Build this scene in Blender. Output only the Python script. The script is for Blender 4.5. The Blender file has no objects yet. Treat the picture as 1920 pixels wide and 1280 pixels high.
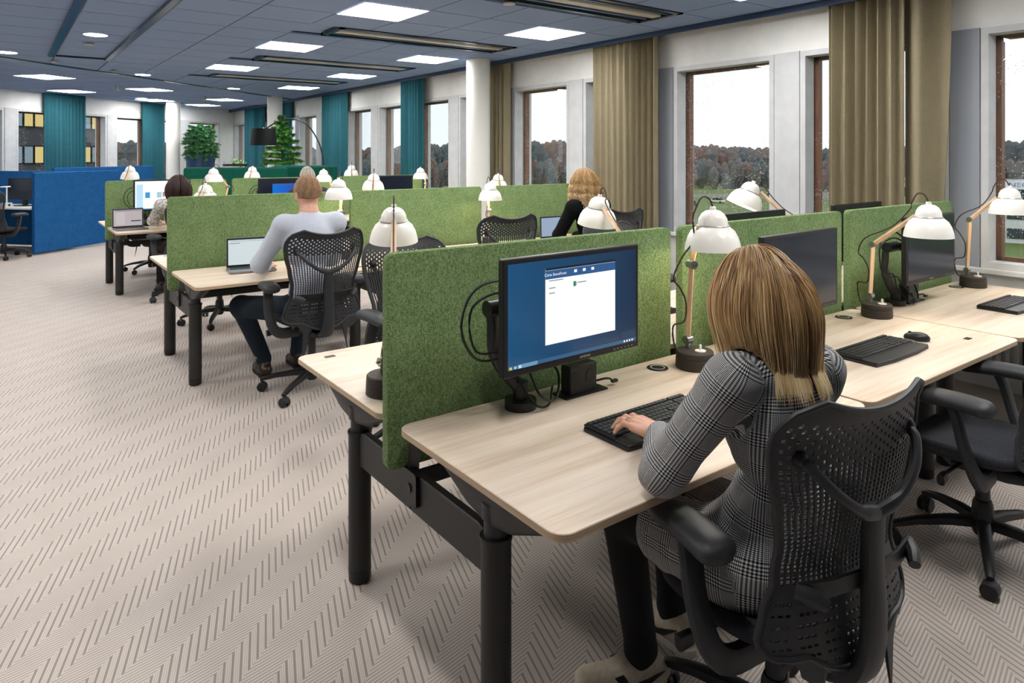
import bpy, bmesh, math, random
import numpy as np
from mathutils import Vector, Matrix
random.seed(7); rng = np.random.default_rng(7)
sc = bpy.context.scene
COL = sc.collection
PI = math.pi
# ---------------------------------------------------------------- camera, world, exposure
CZ = 1.6; FPX = 1298.0; HZ = 288.0; TH = math.atan2(960, 1298)
cd = bpy.data.cameras.new('camera'); cam = bpy.data.objects.new('camera', cd); COL.objects.link(cam)
cam.location = (0, 0, CZ); cam.rotation_euler = (PI / 2, 0, -TH)
cd.sensor_width = 36; cd.lens = FPX / 1920 * 36; cd.shift_y = -(640 - HZ) / 1920; cd.clip_start = .05; cd.clip_end = 2000
sc.camera = cam
FW = np.array([math.sin(TH), math.cos(TH)]); RT = np.array([math.cos(TH), -math.sin(TH)])
def px(x, y, z):
    d = x * FW[0] + y * FW[1]
    return 960 + FPX * (x * RT[0] + y * RT[1]) / d, HZ + FPX * (CZ - z) / d, d
def at(u, v, z):                                   # pixel on the horizontal plane z
    d = FPX * (CZ - z) / (v - HZ); p = d * FW + (u - 960) / FPX * d * RT
    return float(p[0]), float(p[1])
w = bpy.data.worlds.new('overcast'); sc.world = w; w.use_nodes = True
bg = w.node_tree.nodes['Background']; bg.inputs[0].default_value = (.92, .96, 1, 1); bg.inputs[1].default_value = 1.25
vs = sc.view_settings; vs.view_transform = 'Standard'; vs.look = 'None'; vs.exposure = 0.12; vs.gamma = 1; vs.use_curve_mapping = False
PANEL_E = 29.0; DOWN_E = 140.0; LAMP_W = 1.6
# ---------------------------------------------------------------- materials
def lin(h):
    h = h.lstrip('#'); o = []
    for i in (0, 2, 4):
        c = int(h[i:i + 2], 16) / 255; o.append(c / 12.92 if c <= .04045 else ((c + .055) / 1.055) ** 2.4)
    return (*o, 1)
MATS = {}
class NT:
    def __init__(s, m): s.t = m.node_tree; s.n = s.t.nodes; s.b = s.n.get('Principled BSDF'); s.out = s.n.get('Material Output')
    def new(s, k, **kw):
        o = s.n.new(k)
        for a, b in kw.items(): setattr(o, a, b)
        return o
    def link(s, a, b): s.t.links.new(a, b)
    def val(s, op, a, b=0.0, c=None):
        m = s.n.new('ShaderNodeMath'); m.operation = op
        for i, x in enumerate((a, b) if c is None else (a, b, c)):
            if isinstance(x, (int, float)): m.inputs[i].default_value = x
            else: s.link(x, m.inputs[i])
        return m.outputs[0]
    def mix(s, f, a, b):
        m = s.n.new('ShaderNodeMix'); m.data_type = 'RGBA'
        for i, x in ((0, f), (6, a), (7, b)):
            if isinstance(x, (int, float)): m.inputs[i].default_value = x
            elif isinstance(x, tuple): m.inputs[i].default_value = x
            else: s.link(x, m.inputs[i])
        return m.outputs[2]
    def coord(s, k='Object'):
        return s.n.new('ShaderNodeTexCoord').outputs[k]
    def mapping(s, v, scale=(1, 1, 1), rot=(0, 0, 0)):
        m = s.n.new('ShaderNodeMapping'); m.inputs['Scale'].default_value = scale; m.inputs['Rotation'].default_value = rot
        s.link(v, m.inputs[0]); return m.outputs[0]
    def noise(s, v, sc_, det=3, rough=.5):
        m = s.n.new('ShaderNodeTexNoise'); m.inputs['Scale'].default_value = sc_; m.inputs['Detail'].default_value = det; m.inputs['Roughness'].default_value = rough
        s.link(v, m.inputs['Vector']); return m.outputs[0]
    def ramp(s, f, stops):
        m = s.n.new('ShaderNodeValToRGB'); e = m.color_ramp.elements
        while len(e) < len(stops): e.new(.5)
        for q, (p, c) in zip(e, stops): q.position = p; q.color = c
        s.link(f, m.inputs[0]); return m.outputs[0]
    def bump(s, h, st, dist=.01):
        m = s.n.new('ShaderNodeBump'); m.inputs['Strength'].default_value = st; m.inputs['Distance'].default_value = dist
        s.link(h, m.inputs['Height']); s.link(m.outputs[0], s.b.inputs['Normal'])
def mat(name, col='#808080', rough=.5, metal=0.0, spec=.5, emit=None, es=1.0):
    if name in MATS: return MATS[name]
    m = bpy.data.materials.new(name); m.use_nodes = True; MATS[name] = m
    b = m.node_tree.nodes['Principled BSDF']
    b.inputs['Base Color'].default_value = lin(col); b.inputs['Roughness'].default_value = rough; b.inputs['Metallic'].default_value = metal
    b.inputs['Specular IOR Level'].default_value = spec
    if emit: b.inputs['Emission Color'].default_value = lin(emit); b.inputs['Emission Strength'].default_value = es
    return m
def speckled(name, a, b, scale, rough=.6, bump=0.0, stretch=(1, 1, 1), det=3, lo=.35, hi=.65, spec=.4, dist=.002):
    m = mat(name, a, rough, spec=spec); t = NT(m); v = t.mapping(t.coord(), stretch); n = t.noise(v, scale, det)
    t.link(t.ramp(n, [(lo, lin(a)), (hi, lin(b))]), t.b.inputs['Base Color'])
    if bump: t.bump(n, bump, dist)
    return m
def fabric(name, a, b, scale=420, rough=.95, bump=.35):
    m = mat(name, a, rough, spec=.15); t = NT(m); c = t.coord()
    n1 = t.noise(t.mapping(c, (1, 1, .28)), scale, 2); n2 = t.noise(t.mapping(c, (.28, .28, 1)), scale, 2)
    n3 = t.noise(c, 9, 2)
    f = t.val('MULTIPLY_ADD', t.val('ADD', n1, n2), .5, t.val('MULTIPLY', t.val('SUBTRACT', n3, .5), .12))
    t.link(t.ramp(f, [(.4, lin(a)), (.6, lin(b))]), t.b.inputs['Base Color']); t.bump(f, bump, .002); return m
M = {}
M['green'] = fabric('green_felt', '#56703f', '#8ca274', 330, bump=.4)
M['green2'] = mat('green_piping', '#8fb06e', .9)
M['blue'] = fabric('blue_felt', '#134a80', '#2a69a3', 300)
M['sofa'] = fabric('dark_green_velvet', '#053f33', '#0c5a49', 200, .8)
M['black'] = speckled('black_plastic', '#161618', '#1f1f21', 500, .42, .05)
M['graph'] = speckled('graphite_plastic', '#2b2c2f', '#343538', 400, .48, .08)
M['chairback'] = speckled('graphite_elastomer', '#2a2b2e', '#343538', 400, .5, .05)
M['seatfab'] = fabric('graphite_mesh_fabric', '#2c2d31', '#3f4146', 700)
M['metalblk'] = speckled('black_powder_coat', '#262524', '#302f2d', 900, .5, .08)
M['white'] = mat('white_lacquer', '#f1efea', .35)
M['shade'] = mat('white_enamel', '#f4f1ea', .3)
M['steel'] = mat('brushed_steel', '#a9a9a7', .3, 1.0)
M['chrome'] = mat('chrome', '#c8c8c8', .15, 1.0)
M['cable'] = mat('brown_cable', '#3a2418', .6)
M['cableb'] = mat('black_cable', '#101012', .5)
M['lampbase'] = speckled('dark_stained_wood', '#332d29', '#3d3631', 60, .6, .1, (1, 1, 5))
M['frame'] = speckled('grey_painted_frame', '#b9bbbd', '#c2c4c6', 8, .5)
M['framew'] = mat('window_lining', '#cfd1d2', .5)
M['wall'] = speckled('white_wall', '#dcdcda', '#e3e3e1', 6, .8)
M['pier'] = mat('grey_pier', '#8d929b', .6)
M['column'] = mat('white_column', '#e6e5e1', .6)
M['woodfr'] = speckled('brown_window_wood', '#6d4127', '#8a5636', 40, .5, .1, (1, 1, .1))
M['ceil'] = speckled('blue_grey_ceiling', '#7d90b2', '#8699b9', 300, .9, .15)
M['ceiledge'] = mat('blue_ceiling_edge', '#28405f', .6)
M['trackblue'] = mat('dark_blue_track', '#0f2238', .25)
M['dark'] = mat('dark_gap', '#14161a', .7)
M['panel'] = mat('light_diffuser', '#ffffff', .5, emit='#fffdfa', es=PANEL_E)
M['downl'] = mat('downlight_diffuser', '#ffffff', .5, emit='#fffaf4', es=DOWN_E)
M['skin'] = speckled('skin', '#d9a58c', '#e3b39b', 30, .5)
M['nail'] = mat('nail_polish', '#d8694a', .25)
M['keys'] = mat('keycaps', '#2a2c30', .45)
M['screenoff'] = mat('screen_off', '#131c2c', .14)
M['bulb'] = mat('bulb', '#fff1da', .5, emit='#ffe2b8', es=9)
def m_deskwood():
    m = mat('beech_laminate', '#dcc7aa', .4, spec=.4); t = NT(m); c = t.coord()
    n = t.noise(t.mapping(c, (.55, 9, 9)), 2.2, 5, .6); n2 = t.noise(t.mapping(c, (1.2, 60, 60)), 2.5, 3, .6)
    f = t.val('ADD', t.val('MULTIPLY', n, .75), t.val('MULTIPLY', n2, .25))
    t.link(t.ramp(f, [(.36, lin('#cab49d')), (.5, lin('#dccab6')), (.64, lin('#e4d6c6'))]), t.b.inputs['Base Color']); return m
M['wood'] = m_deskwood()
M['woodedge'] = speckled('laminate_edge', '#b59a7c', '#c9b294', 3, .5, 0, (1, 1, 90))
M['armwood'] = speckled('pale_ash_wood', '#cda985', '#dcbd9b', 30, .5, .05, (1, 1, .1))
def m_floor():
    m = mat('woven_herringbone_floor', '#b8aea4', .6, spec=.3); t = NT(m); c = t.coord()
    s = t.n.new('ShaderNodeSeparateXYZ'); t.link(c, s.inputs[0]); x, y = s.outputs[0], s.outputs[1]
    A = math.radians(42)
    a = t.val('ADD', t.val('MULTIPLY', x, math.cos(A)), t.val('MULTIPLY', y, math.sin(A)))
    b = t.val('ADD', t.val('MULTIPLY', x, -math.sin(A)), t.val('MULTIPLY', y, math.cos(A)))
    bb = t.val('ADD', b, 100 * .185 - 1.968)
    tri = t.val('PINGPONG', bb, .0925)
    band = t.val('LESS_THAN', t.val('FRACT', t.val('DIVIDE', bb, .185)), .5)         # 1 = steep band
    q = t.val('MULTIPLY', t.val('SUBTRACT', a, t.val('MULTIPLY', tri, 1 / math.tan(math.radians(31)))), math.sin(math.radians(31)))
    def lines(per, duty):
        return t.val('LESS_THAN', t.val('FRACT', t.val('ADD', t.val('DIVIDE', q, per), 1000)), duty)
    dark_s = lines(.0243, .28); fine_s = lines(.0243 / 4, .4); fine_h = lines(.01215, .42)
    f_s = t.val('MAXIMUM', t.val('MULTIPLY', dark_s, 1.0), t.val('MULTIPLY', fine_s, .45))
    f_h = t.val('MULTIPLY', fine_h, .72)
    f = t.val('ADD', t.val('MULTIPLY', band, f_s), t.val('MULTIPLY', t.val('SUBTRACT', 1, band), f_h))
    n = t.noise(c, 700, 2); f = t.val('MULTIPLY', f, t.val('ADD', .55, t.val('MULTIPLY', n, .9)))
    base = t.ramp(t.noise(c, 5, 3), [(.3, lin('#c6bbb2')), (.7, lin('#cfc4bb'))])
    t.link(t.mix(f, base, lin('#8f867f')), t.b.inputs['Base Color']); t.bump(f, .12, .002); return m
M['floor'] = m_floor()
def m_glass():
    m = mat('rain_wet_glass', '#ffffff', .02); t = NT(m); c = t.coord()
    lw = t.new('ShaderNodeLayerWeight'); lw.inputs[0].default_value = .5
    fr = t.val('MULTIPLY_ADD', t.val('POWER', lw.outputs['Facing'], 4.0), .85, .05)
    tr = t.new('ShaderNodeBsdfTransparent'); gl = t.new('ShaderNodeBsdfGlossy'); gl.inputs['Roughness'].default_value = .01
    tr.inputs[0].default_value = (.95, .97, .97, 1)
    a = t.new('ShaderNodeMixShader'); t.link(fr, a.inputs[0]); t.link(tr.outputs[0], a.inputs[1]); t.link(gl.outputs[0], a.inputs[2])
    v = t.new('ShaderNodeTexVoronoi'); v.inputs['Scale'].default_value = 70; t.link(c, v.inputs['Vector'])
    sx = t.n.new('ShaderNodeSeparateColor'); t.link(v.outputs['Color'], sx.inputs[0])
    rad = t.val('MULTIPLY', t.val('MULTIPLY', sx.outputs[0], sx.outputs[0]), .34)
    d = t.val('MULTIPLY', t.val('LESS_THAN', v.outputs['Distance'], rad), t.val('GREATER_THAN', t.noise(c, 2.2, 2), .47))
    df = t.new('ShaderNodeBsdfTranslucent'); df.inputs[0].default_value = (.95, .95, .95, 1)
    b = t.new('ShaderNodeMixShader'); t.link(t.val('MULTIPLY', d, .65), b.inputs[0]); t.link(a.outputs[0], b.inputs[1]); t.link(df.outputs[0], b.inputs[2])
    t.link(b.outputs[0], t.out.inputs[0]); return m
M['glass'] = m_glass()
def curtain_mat(name, a, b, tr=.12):
    m = fabric(name, a, b, 500, 1.0, .2); t = NT(m)
    t.b.inputs['Transmission Weight'].default_value = 0
    ts = t.new('ShaderNodeBsdfTranslucent'); ts.inputs[0].default_value = lin(b)
    mx = t.new('ShaderNodeMixShader'); mx.inputs[0].default_value = tr; t.link(t.b.outputs[0], mx.inputs[1]); t.link(ts.outputs[0], mx.inputs[2]); t.link(mx.outputs[0], t.out.inputs[0]); return m
M['beige'] = curtain_mat('beige_curtain', '#877d66', '#a0967d'); M['teal'] = curtain_mat('teal_curtain', '#2b5d69', '#3c7783')
def screen_mat(name, c1, c2, es, axis=0):
    m = mat(name, '#050505', .15); t = NT(m); s = t.n.new('ShaderNodeSeparateXYZ'); t.link(t.coord('Generated'), s.inputs[0])
    t.link(t.ramp(s.outputs[axis], [(0, lin(c1)), (1, lin(c2))]), t.b.inputs['Emission Color']); t.b.inputs['Emission Strength'].default_value = es; return m
def glow(name, c, es=1.0): return mat(name, '#050505', .3, emit=c, es=es)
def leaf_mat(name, a, b):
    return speckled(name, a, b, 14, .55, 0, spec=.4)
# ---------------------------------------------------------------- mesh builder
def V(*a): return Vector(a)
class MB:
    def __init__(s): s.v = []; s.f = []
    def add(s, vs, fs):
        o = len(s.v); s.v += [tuple(p) for p in vs]; s.f += [tuple(i + o for i in f) for f in fs]; return s
    def box(s, x0, x1, y0, y1, z0, z1):
        return s.add([(x0, y0, z0), (x1, y0, z0), (x1, y1, z0), (x0, y1, z0), (x0, y0, z1), (x1, y0, z1), (x1, y1, z1), (x0, y1, z1)],
                     [(3, 2, 1, 0), (4, 5, 6, 7), (0, 1, 5, 4), (1, 2, 6, 5), (2, 3, 7, 6), (3, 0, 4, 7)])
    def quad(s, a, b, c, d): return s.add([a, b, c, d], [(0, 1, 2, 3)])
    def rings(s, R, cap=True, closed=False):
        n = len(R[0]); o = len(s.v)
        for r in R: s.v += [tuple(p) for p in r]
        m = len(R)
        for i in range(m if closed else m - 1):
            for j in range(n):
                a = o + i * n + j; b = o + i * n + (j + 1) % n; c = o + ((i + 1) % m) * n + (j + 1) % n; d = o + ((i + 1) % m) * n + j
                s.f.append((a, b, c, d))
        if cap and not closed:
            s.f.append(tuple(o + j for j in range(n))[::-1]); s.f.append(tuple(o + (m - 1) * n + j for j in range(n)))
        return s
    def sweep(s, path, sec, n=10, up=(0, 0, 1), cap=True, p=2.0):
        P = [Vector(q) for q in path]; R = []; up = Vector(up)
        for i, q in enumerate(P):
            t = (P[min(i + 1, len(P) - 1)] - P[max(i - 1, 0)]).normalized()
            sd = t.cross(up)
            if sd.length < 1e-4: sd = t.cross(Vector((1, 0.01, 0)))
            sd.normalize(); u2 = sd.cross(t)
            a, b = (sec[i] if isinstance(sec, list) else sec) if isinstance(sec, (list, tuple)) else (sec, sec)
            r = []
            for k in range(n):
                w_ = 2 * PI * k / n; cx_, sx_ = math.cos(w_), math.sin(w_)
                cx_ = math.copysign(abs(cx_) ** (2 / p), cx_); sx_ = math.copysign(abs(sx_) ** (2 / p), sx_)
                r.append(q + sd * a * cx_ + u2 * b * sx_)
            R.append(r)
        return s.rings(R, cap)
    def tube(s, path, r, n=8): return s.sweep(path, r, n)
    def cyl(s, p0, p1, r0, r1=None, n=16): return s.sweep([p0, p1], [(r0, r0), (r1 if r1 is not None else r0,) * 2], n)
    def lathe(s, prof, n=24, c=(0, 0, 0), M_=None, closed=False):
        R = []
        for r, z in prof:
            ring = [Vector((c[0] + max(r, 1e-5) * math.cos(2 * PI * k / n), c[1] + max(r, 1e-5) * math.sin(2 * PI * k / n), c[2] + z)) for k in range(n)]
            R.append([M_ @ q for q in ring] if M_ else ring)
        return s.rings(R, closed=closed)
    def prism(s, poly, z0, z1, ax=2):
        def P(a, b, z): return {2: (a, b, z), 1: (a, z, b), 0: (z, a, b)}[ax]
        n = len(poly)
        return s.add([P(a, b, z0) for a, b in poly] + [P(a, b, z1) for a, b in poly],
                     [tuple(range(n))[::-1], tuple(range(n, 2 * n))] + [(i, (i + 1) % n, n + (i + 1) % n, n + i) for i in range(n)])
    def ball(s, c, r, n=10, m=7, sc_=(1, 1, 1)):
        R = []
        for i in range(m + 1):
            a = -PI / 2 + PI * i / m
            R.append([(c[0] + sc_[0] * max(r * math.cos(a), 1e-4) * math.cos(2 * PI * k / n), c[1] + sc_[1] * max(r * math.cos(a), 1e-4) * math.sin(2 * PI * k / n), c[2] + sc_[2] * r * math.sin(a)) for k in range(n)])
        return s.rings(R)
    def mesh(s, name, material, smooth=35, bevel=0, bseg=2, fix=True):
        me = bpy.data.meshes.new(name); me.from_pydata([tuple(p) for p in s.v], [], s.f)
        if fix or bevel:
            bm = bmesh.new(); bm.from_mesh(me)
            if bevel:
                es = [e for e in bm.edges if len(e.link_faces) == 2 and e.calc_face_angle(0) > .5]
                bmesh.ops.bevel(bm, geom=es, offset=bevel, segments=bseg, profile=.5, affect='EDGES')
            if fix: bmesh.ops.recalc_face_normals(bm, faces=bm.faces)
            bm.to_mesh(me); bm.free()
        me.materials.append(material)
        if smooth:
            me.polygons.foreach_set('use_smooth', [True] * len(me.polygons)); me.set_sharp_from_angle(angle=math.radians(smooth))
        me.update(); return me
    def build(s, name, material, parent=None, **kw): return obj(name, s.mesh(name, material, **kw), parent)
def obj(name, me, parent=None):
    o = bpy.data.objects.new(name, me); COL.objects.link(o)
    if parent: o.parent = parent
    return o
def tag(o, label, cat, group=None):
    o['label'] = label; o['category'] = cat
    if group: o['group'] = group
    return o
def thing(name, label, cat, loc=(0, 0, 0), rz=0, group=None):
    o = bpy.data.objects.new(name, None); COL.objects.link(o); o.empty_display_size = .1
    o.location = loc; o.rotation_euler = (0, 0, rz); return tag(o, label, cat, group)
def struct(o): o['kind'] = 'structure'; return o
def stuff(o): o['kind'] = 'stuff'; return o
def copy_tree(root, parent=None):
    r = root.copy(); COL.objects.link(r); r.parent = parent
    for ch in list(root.children): copy_tree(ch, r)
    return r
def rrect(x0, x1, y0, y1, r, n=5):
    P = []
    for cx_, cy_, a0 in ((x1 - r, y1 - r, 0), (x0 + r, y1 - r, 90), (x0 + r, y0 + r, 180), (x1 - r, y0 + r, 270)):
        for k in range(n + 1):
            a = math.radians(a0 + 90 * k / n); P.append((cx_ + r * math.cos(a), cy_ + r * math.sin(a)))
    return P
def bez(p0, p1, p2, p3, n=10):
    P = [Vector(q) for q in (p0, p1, p2, p3)]
    return [P[0] * (1 - t) ** 3 + P[1] * 3 * t * (1 - t) ** 2 + P[2] * 3 * t * t * (1 - t) + P[3] * t ** 3 for t in [i / n for i in range(n + 1)]]
def spline(pts, n=6):
    P = [Vector(p) for p in pts]; P = [2 * P[0] - P[1]] + P + [2 * P[-1] - P[-2]]; out = []
    for i in range(1, len(P) - 2):
        for k in range(n):
            t = k / n; a, b, c, d = P[i - 1:i + 3]
            out.append(.5 * ((2 * b) + (c - a) * t + (2 * a - 5 * b + 4 * c - d) * t * t + (3 * b - a - 3 * c + d) * t ** 3))
    return out + [P[-2]]
def text(name, s, size, material, parent, M_):
    cu = bpy.data.curves.new(name, 'FONT'); cu.body = s; cu.size = size; cu.align_x = 'CENTER'; cu.align_y = 'CENTER'; cu.resolution_u = 2
    o = bpy.data.objects.new('t', cu); COL.objects.link(o); dg = bpy.context.evaluated_depsgraph_get()
    me = bpy.data.meshes.new_from_object(o.evaluated_get(dg)); bpy.data.objects.remove(o); me.materials.clear(); me.materials.append(material)
    me.transform(M_); return obj(name, me, parent)
# ---------------------------------------------------------------- room shell
HC = 2.82; WX = 5.45; CE = 5.27; ANG = math.radians(41); E1 = np.array([math.cos(ANG), math.sin(ANG)]); E2 = np.array([-math.sin(ANG), math.cos(ANG)])
BP = np.array([0, 16.15]); TZ = .733
def byx(x): return BP[1] + x * math.tan(ANG)
fl = struct(MB().prism([(-6, -4), (5.6, -4), (5.6, byx(5.6) + .2), (-6, byx(-6) + .2)], -.05, 0).build('floor', M['floor'], smooth=0))
ce = struct(MB().prism([(-6, -4), (CE, -4), (CE, byx(CE)), (-6, byx(-6))], HC + .03, HC + .1).build('ceiling', M['ceil'], smooth=0))
struct(MB().box(CE - .012, CE + .012, -4, 20.7, HC - .05, HC + .13).build('trim_1', M['ceiledge'], smooth=0))
struct(MB().box(CE - .1, WX + .3, -4, 21, 2.97, 3.0).build('slot_light_seal', M['dark'], smooth=0))  # unseen roof slab added over the curtain slot to keep light out
struct(MB().box(-6.1, -6, -4, 11.2, 0, 3).build('wall_left', mat('grey_wall', '#8e9299', .8), smooth=0))
struct(MB().box(-6.1, 5.8, -4.1, -4, 0, 3).build('wall_rear', mat('grey_wall', '#8e9299', .8), smooth=0))
NW = [0]
def window(par, x0, x1, z0, z1, wood=True):
    NW[0] += 1; e = bpy.data.objects.new('window_%d' % NW[0], None); COL.objects.link(e); e.matrix_world = par; struct(e)
    f = MB(); t = .045
    for a, b, c, d in ((x0 - t, x0, z0 - t, z1 + t), (x1, x1 + t, z0 - t, z1 + t), (x0, x1, z1, z1 + t), (x0, x1, z0 - t, z0)): f.box(a, b, -.012, .12, c, d)
    f.build('window_frame', M['frame'], e, smooth=0)
    f = MB(); q = .045
    for a, b, c, d in ((x0 - .02, x0 + q - .02, z0 - .02, z1 + .02), (x1 - q + .02, x1 + .02, z0 - .02, z1 + .02), (x0, x1, z1 - q + .02, z1 + .02), (x0, x1, z0 - .02, z0 + q - .02)): f.box(a, b, .15, .21, c, d)
    f.build('outer_frame', M['woodfr'], e, smooth=0)
    MB().box(x0 - .01, x1 + .01, .125, .131, z0 - .01, z1 + .01).build('pane', M['glass'], e, smooth=0)
    return e
ZW0, ZW1 = .86, 2.42
def wall_run(name, loc, rz, xa, xb, bays, sill=True):
    Mx = Matrix.Translation((loc[0], loc[1], 0)) @ Matrix.Rotation(rz, 4, 'Z')
    m = MB(); t = .045; m.box(xa, xb, 0, .3, 0, ZW0 - t); m.box(xa, xb, 0, .3, ZW1 + t, 3.0)
    op = sorted([b for b in bays]); cur = xa
    for a, b in op:
        m.box(cur, a - t, 0.0, .3, ZW0 - t, ZW1 + t); cur = b + t
    m.box(cur, xb, 0, .3, ZW0 - t, ZW1 + t)
    o = struct(m.build(name, M['wall'], smooth=0)); o.matrix_world = Mx
    cur = xa; k = 0                                         # grey cover panels on piers and mullions
    p = MB(); q = MB()
    for i in range(len(op) - 1):
        x0, x1 = op[i][1] + t, op[i + 1][0] - t
        (q if x1 - x0 > .23 else p).box(x0 + .008, x1 - .008, -.016, 0, ZW0 - t, ZW1 + t + .004)
    c = p.build('pier_panel', M['pier'], o, smooth=0); c = q.build('mullion_panel', M['frame'], o, smooth=0)
    if sill: MB().box(xa, xb, -.045, .1, ZW0 - t - .035, ZW0 - t).build('window_sill', M['framew'], o, smooth=0, bevel=.004)
    for a, b in op: window(Mx, a, b, ZW0, ZW1)
    return Mx
bays = []
for k in range(-1, 8):
    Ya = .84 + 2.71 * k
    bays += [(-(Ya + 1.03), -Ya), (-(Ya - .34), -(Ya - .34 - 1.05))]
RWM = wall_run('wall_right', (WX, 0), -PI / 2, -20.9, 4.0, bays)
bb_ = []
for c in (-2.26, .2, 2.66, 5.12): bb_ += [(c - .17 - .92, c - .17), (c + .17, c + .17 + (.92 if c < 5 else 1.2))]
BWM = wall_run('wall_back', tuple(BP), ANG, -8.2, 7.25, bb_)
# columns
for i, (x, y) in enumerate(((5.0, 7.5), (4.72, 14.9), (3.3, 17.95))):
    o = MB().lathe([(.155, 0), (.155, HC + .01)], 40).build('column', M['column']); o.location = (x, y, 0)
    tag(o, ('round white column standing by the beige curtain near the windows', 'round white column behind the fir tree and arc lamp', 'round white column beside the teal curtain on the far wall')[i], 'column', 'round columns')
# curtains
def curtain(Mx, x0, x1, material, label, top=2.93, bot=.05, dep=.05, pl=.088, flare=0.0, group='window curtains'):
    n = int((x1 - x0) / .012); rows = [bot, .6, 1.2, 1.8, 2.4, top]; m = MB(); R = []
    ph = random.random() * 6
    for z in rows:
        t = (z - bot) / (top - bot); line = []
        for i in range(n + 1):
            x = x0 + (x1 - x0) * i / n; jit = .35 * math.sin(i * .021 * 7 + ph) + .25 * math.sin(i * .05 + 2 * ph)
            a = 2 * PI * (x - x0) / pl + jit * 1.6
            d = dep * (.75 + .25 * math.sin(i * .043 + ph)) * (math.sin(a) + .22 * math.sin(2 * a + .6 + (1 - t)))
            line.append((x + flare * (1 - t) ** 2 * (i / n) ** 6 + .004 * math.sin(a * .5 + t * 3), -.11 + d - (1 - t) * .01 * math.sin(i * .03 + ph), z))
        R.append(line)
    for r in R: m.v += r
    N = n + 1
    for i in range(len(R) - 1):
        for j in range(n): m.f.append((i * N + j, i * N + j + 1, (i + 1) * N + j + 1, (i + 1) * N + j))
    k = len(m.v); m.v += [(x, y + .003, z) for x, y, z in m.v]; m.f += [tuple(k + q for q in f[::-1]) for f in m.f]
    o = m.build('curtain', material, smooth=80, fix=False); o.matrix_world = Mx; return tag(o, label, 'curtain', group)
def cy(u0, u1):                                             # right wall: pixel columns -> local x on the curtain plane
    r = []
    for u in (u0, u1):
        d = FW + (u - 960) / FPX * RT; r.append(-(5.355 * d[1] / d[0]))
    return r
curtain(RWM, *cy(1553, 1701), M['beige'], 'wide beige curtain with tight folds behind the nearest green divider')
c = cy(1694, 1786); curtain(RWM, c[0], c[1], M['beige'], 'loose smoother beige curtain end next to the grey pier', pl=.2, dep=.05, flare=-.13)
curtain(RWM, *cy(1113, 1237), M['beige'], 'beige curtain hanging behind the blonde woman in black')
curtain(RWM, *cy(911, 955), M['beige'], 'narrow beige curtain just right of the white column')
curtain(RWM, *cy(753, 797), M['teal'], 'teal curtain nearest the white column on the window wall')
curtain(RWM, *cy(607, 650), M['teal'], 'teal curtain at the end of the arc lamp, window wall')
curtain(RWM, *cy(522, 546), M['teal'], 'dark teal curtain behind the fir tree top')
curtain(RWM, *cy(461, 496), M['teal'], 'teal curtain left of the arc lamp shade by the room corner')
curtain(BWM, .86, 1.84, M['teal'], 'wide teal curtain on far wall above the blue partition')
curtain(BWM, 3.50, 4.25, M['teal'], 'teal curtain beside the round column on the far wall')
# radiator under the nearest window
r = thing('radiator', 'white ribbed radiator under the window beside the nearest desk', 'radiator', (5.37, 0, 0))
MB().box(.0, .07, .6, 2.0, .14, .62).build('panel', M['framew'], r, smooth=0, bevel=.006)
rib = MB().box(-.018, .0, -.014, .014, .17, .59).mesh('rib', M['framew'], smooth=0, bevel=.004, bseg=1)
for k in range(26): o = obj('rib', rib, r); o.location = (0, .64 + k * .052, 0)
# ---------------------------------------------------------------- ceiling: tiles, lights, beams, tracks
SEAMP = np.array([0, 10.83])
def clip(poly, n, c):
    out = []
    for i in range(len(poly)):
        a, b = poly[i], poly[(i + 1) % len(poly)]; da = n[0] * a[0] + n[1] * a[1] - c; db = n[0] * b[0] + n[1] * b[1] - c
        if da <= 0: out.append(a)
        if (da < 0 < db) or (db < 0 < da):
            t = da / (da - db); out.append((a[0] + (b[0] - a[0]) * t, a[1] + (b[1] - a[1]) * t))
    return out
light_main = [(2.65 + 1.8 * i, 5.46 + 2.4 * j) for i in range(2) for j in range(-2, 4) if not (i == 0 and j == 3)]
light_left = [(-1.55 - 1.8 * i, .66 + 2.4 * j) for i in range(1) for j in range(1, 5)]  # unseen panels added to brighten the open floor on the left
rot_px = [(85, 144), (135, 171), (281, 168), (291, 188), (421, 187), (381, 197)]
light_rot = [at(u, v, HC) for u, v in rot_px]
beams = [(2.63, 4.77, 6.6 - 2.4 + 2.4 * j - .27, 6.6 - 2.4 + 2.4 * j + .27) for j in range(-1, 4)]
holes = [(x - .31, x + .31, y - .31, y + .31) for x, y in light_main + light_left] + beams
sc_n = E2; cs = float(E2 @ SEAMP)
tiles = []
def put(poly, rot):
    if len(poly) < 3: return
    cx_ = sum(p[0] for p in poly) / len(poly); cy_ = sum(p[1] for p in poly) / len(poly)
    A = abs(sum(poly[i][0] * poly[(i + 1) % len(poly)][1] - poly[(i + 1) % len(poly)][0] * poly[i][1] for i in range(len(poly)))) / 2
    if A < .004: return
    u, v, d = px(cx_, cy_, HC)
    vis = d > 1 and -80 < u < 2000 and v > -40
    tiles.append((-(A / d ** 3 if vis else 0), cx_, cy_, poly, rot, A))
g = .0065
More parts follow.
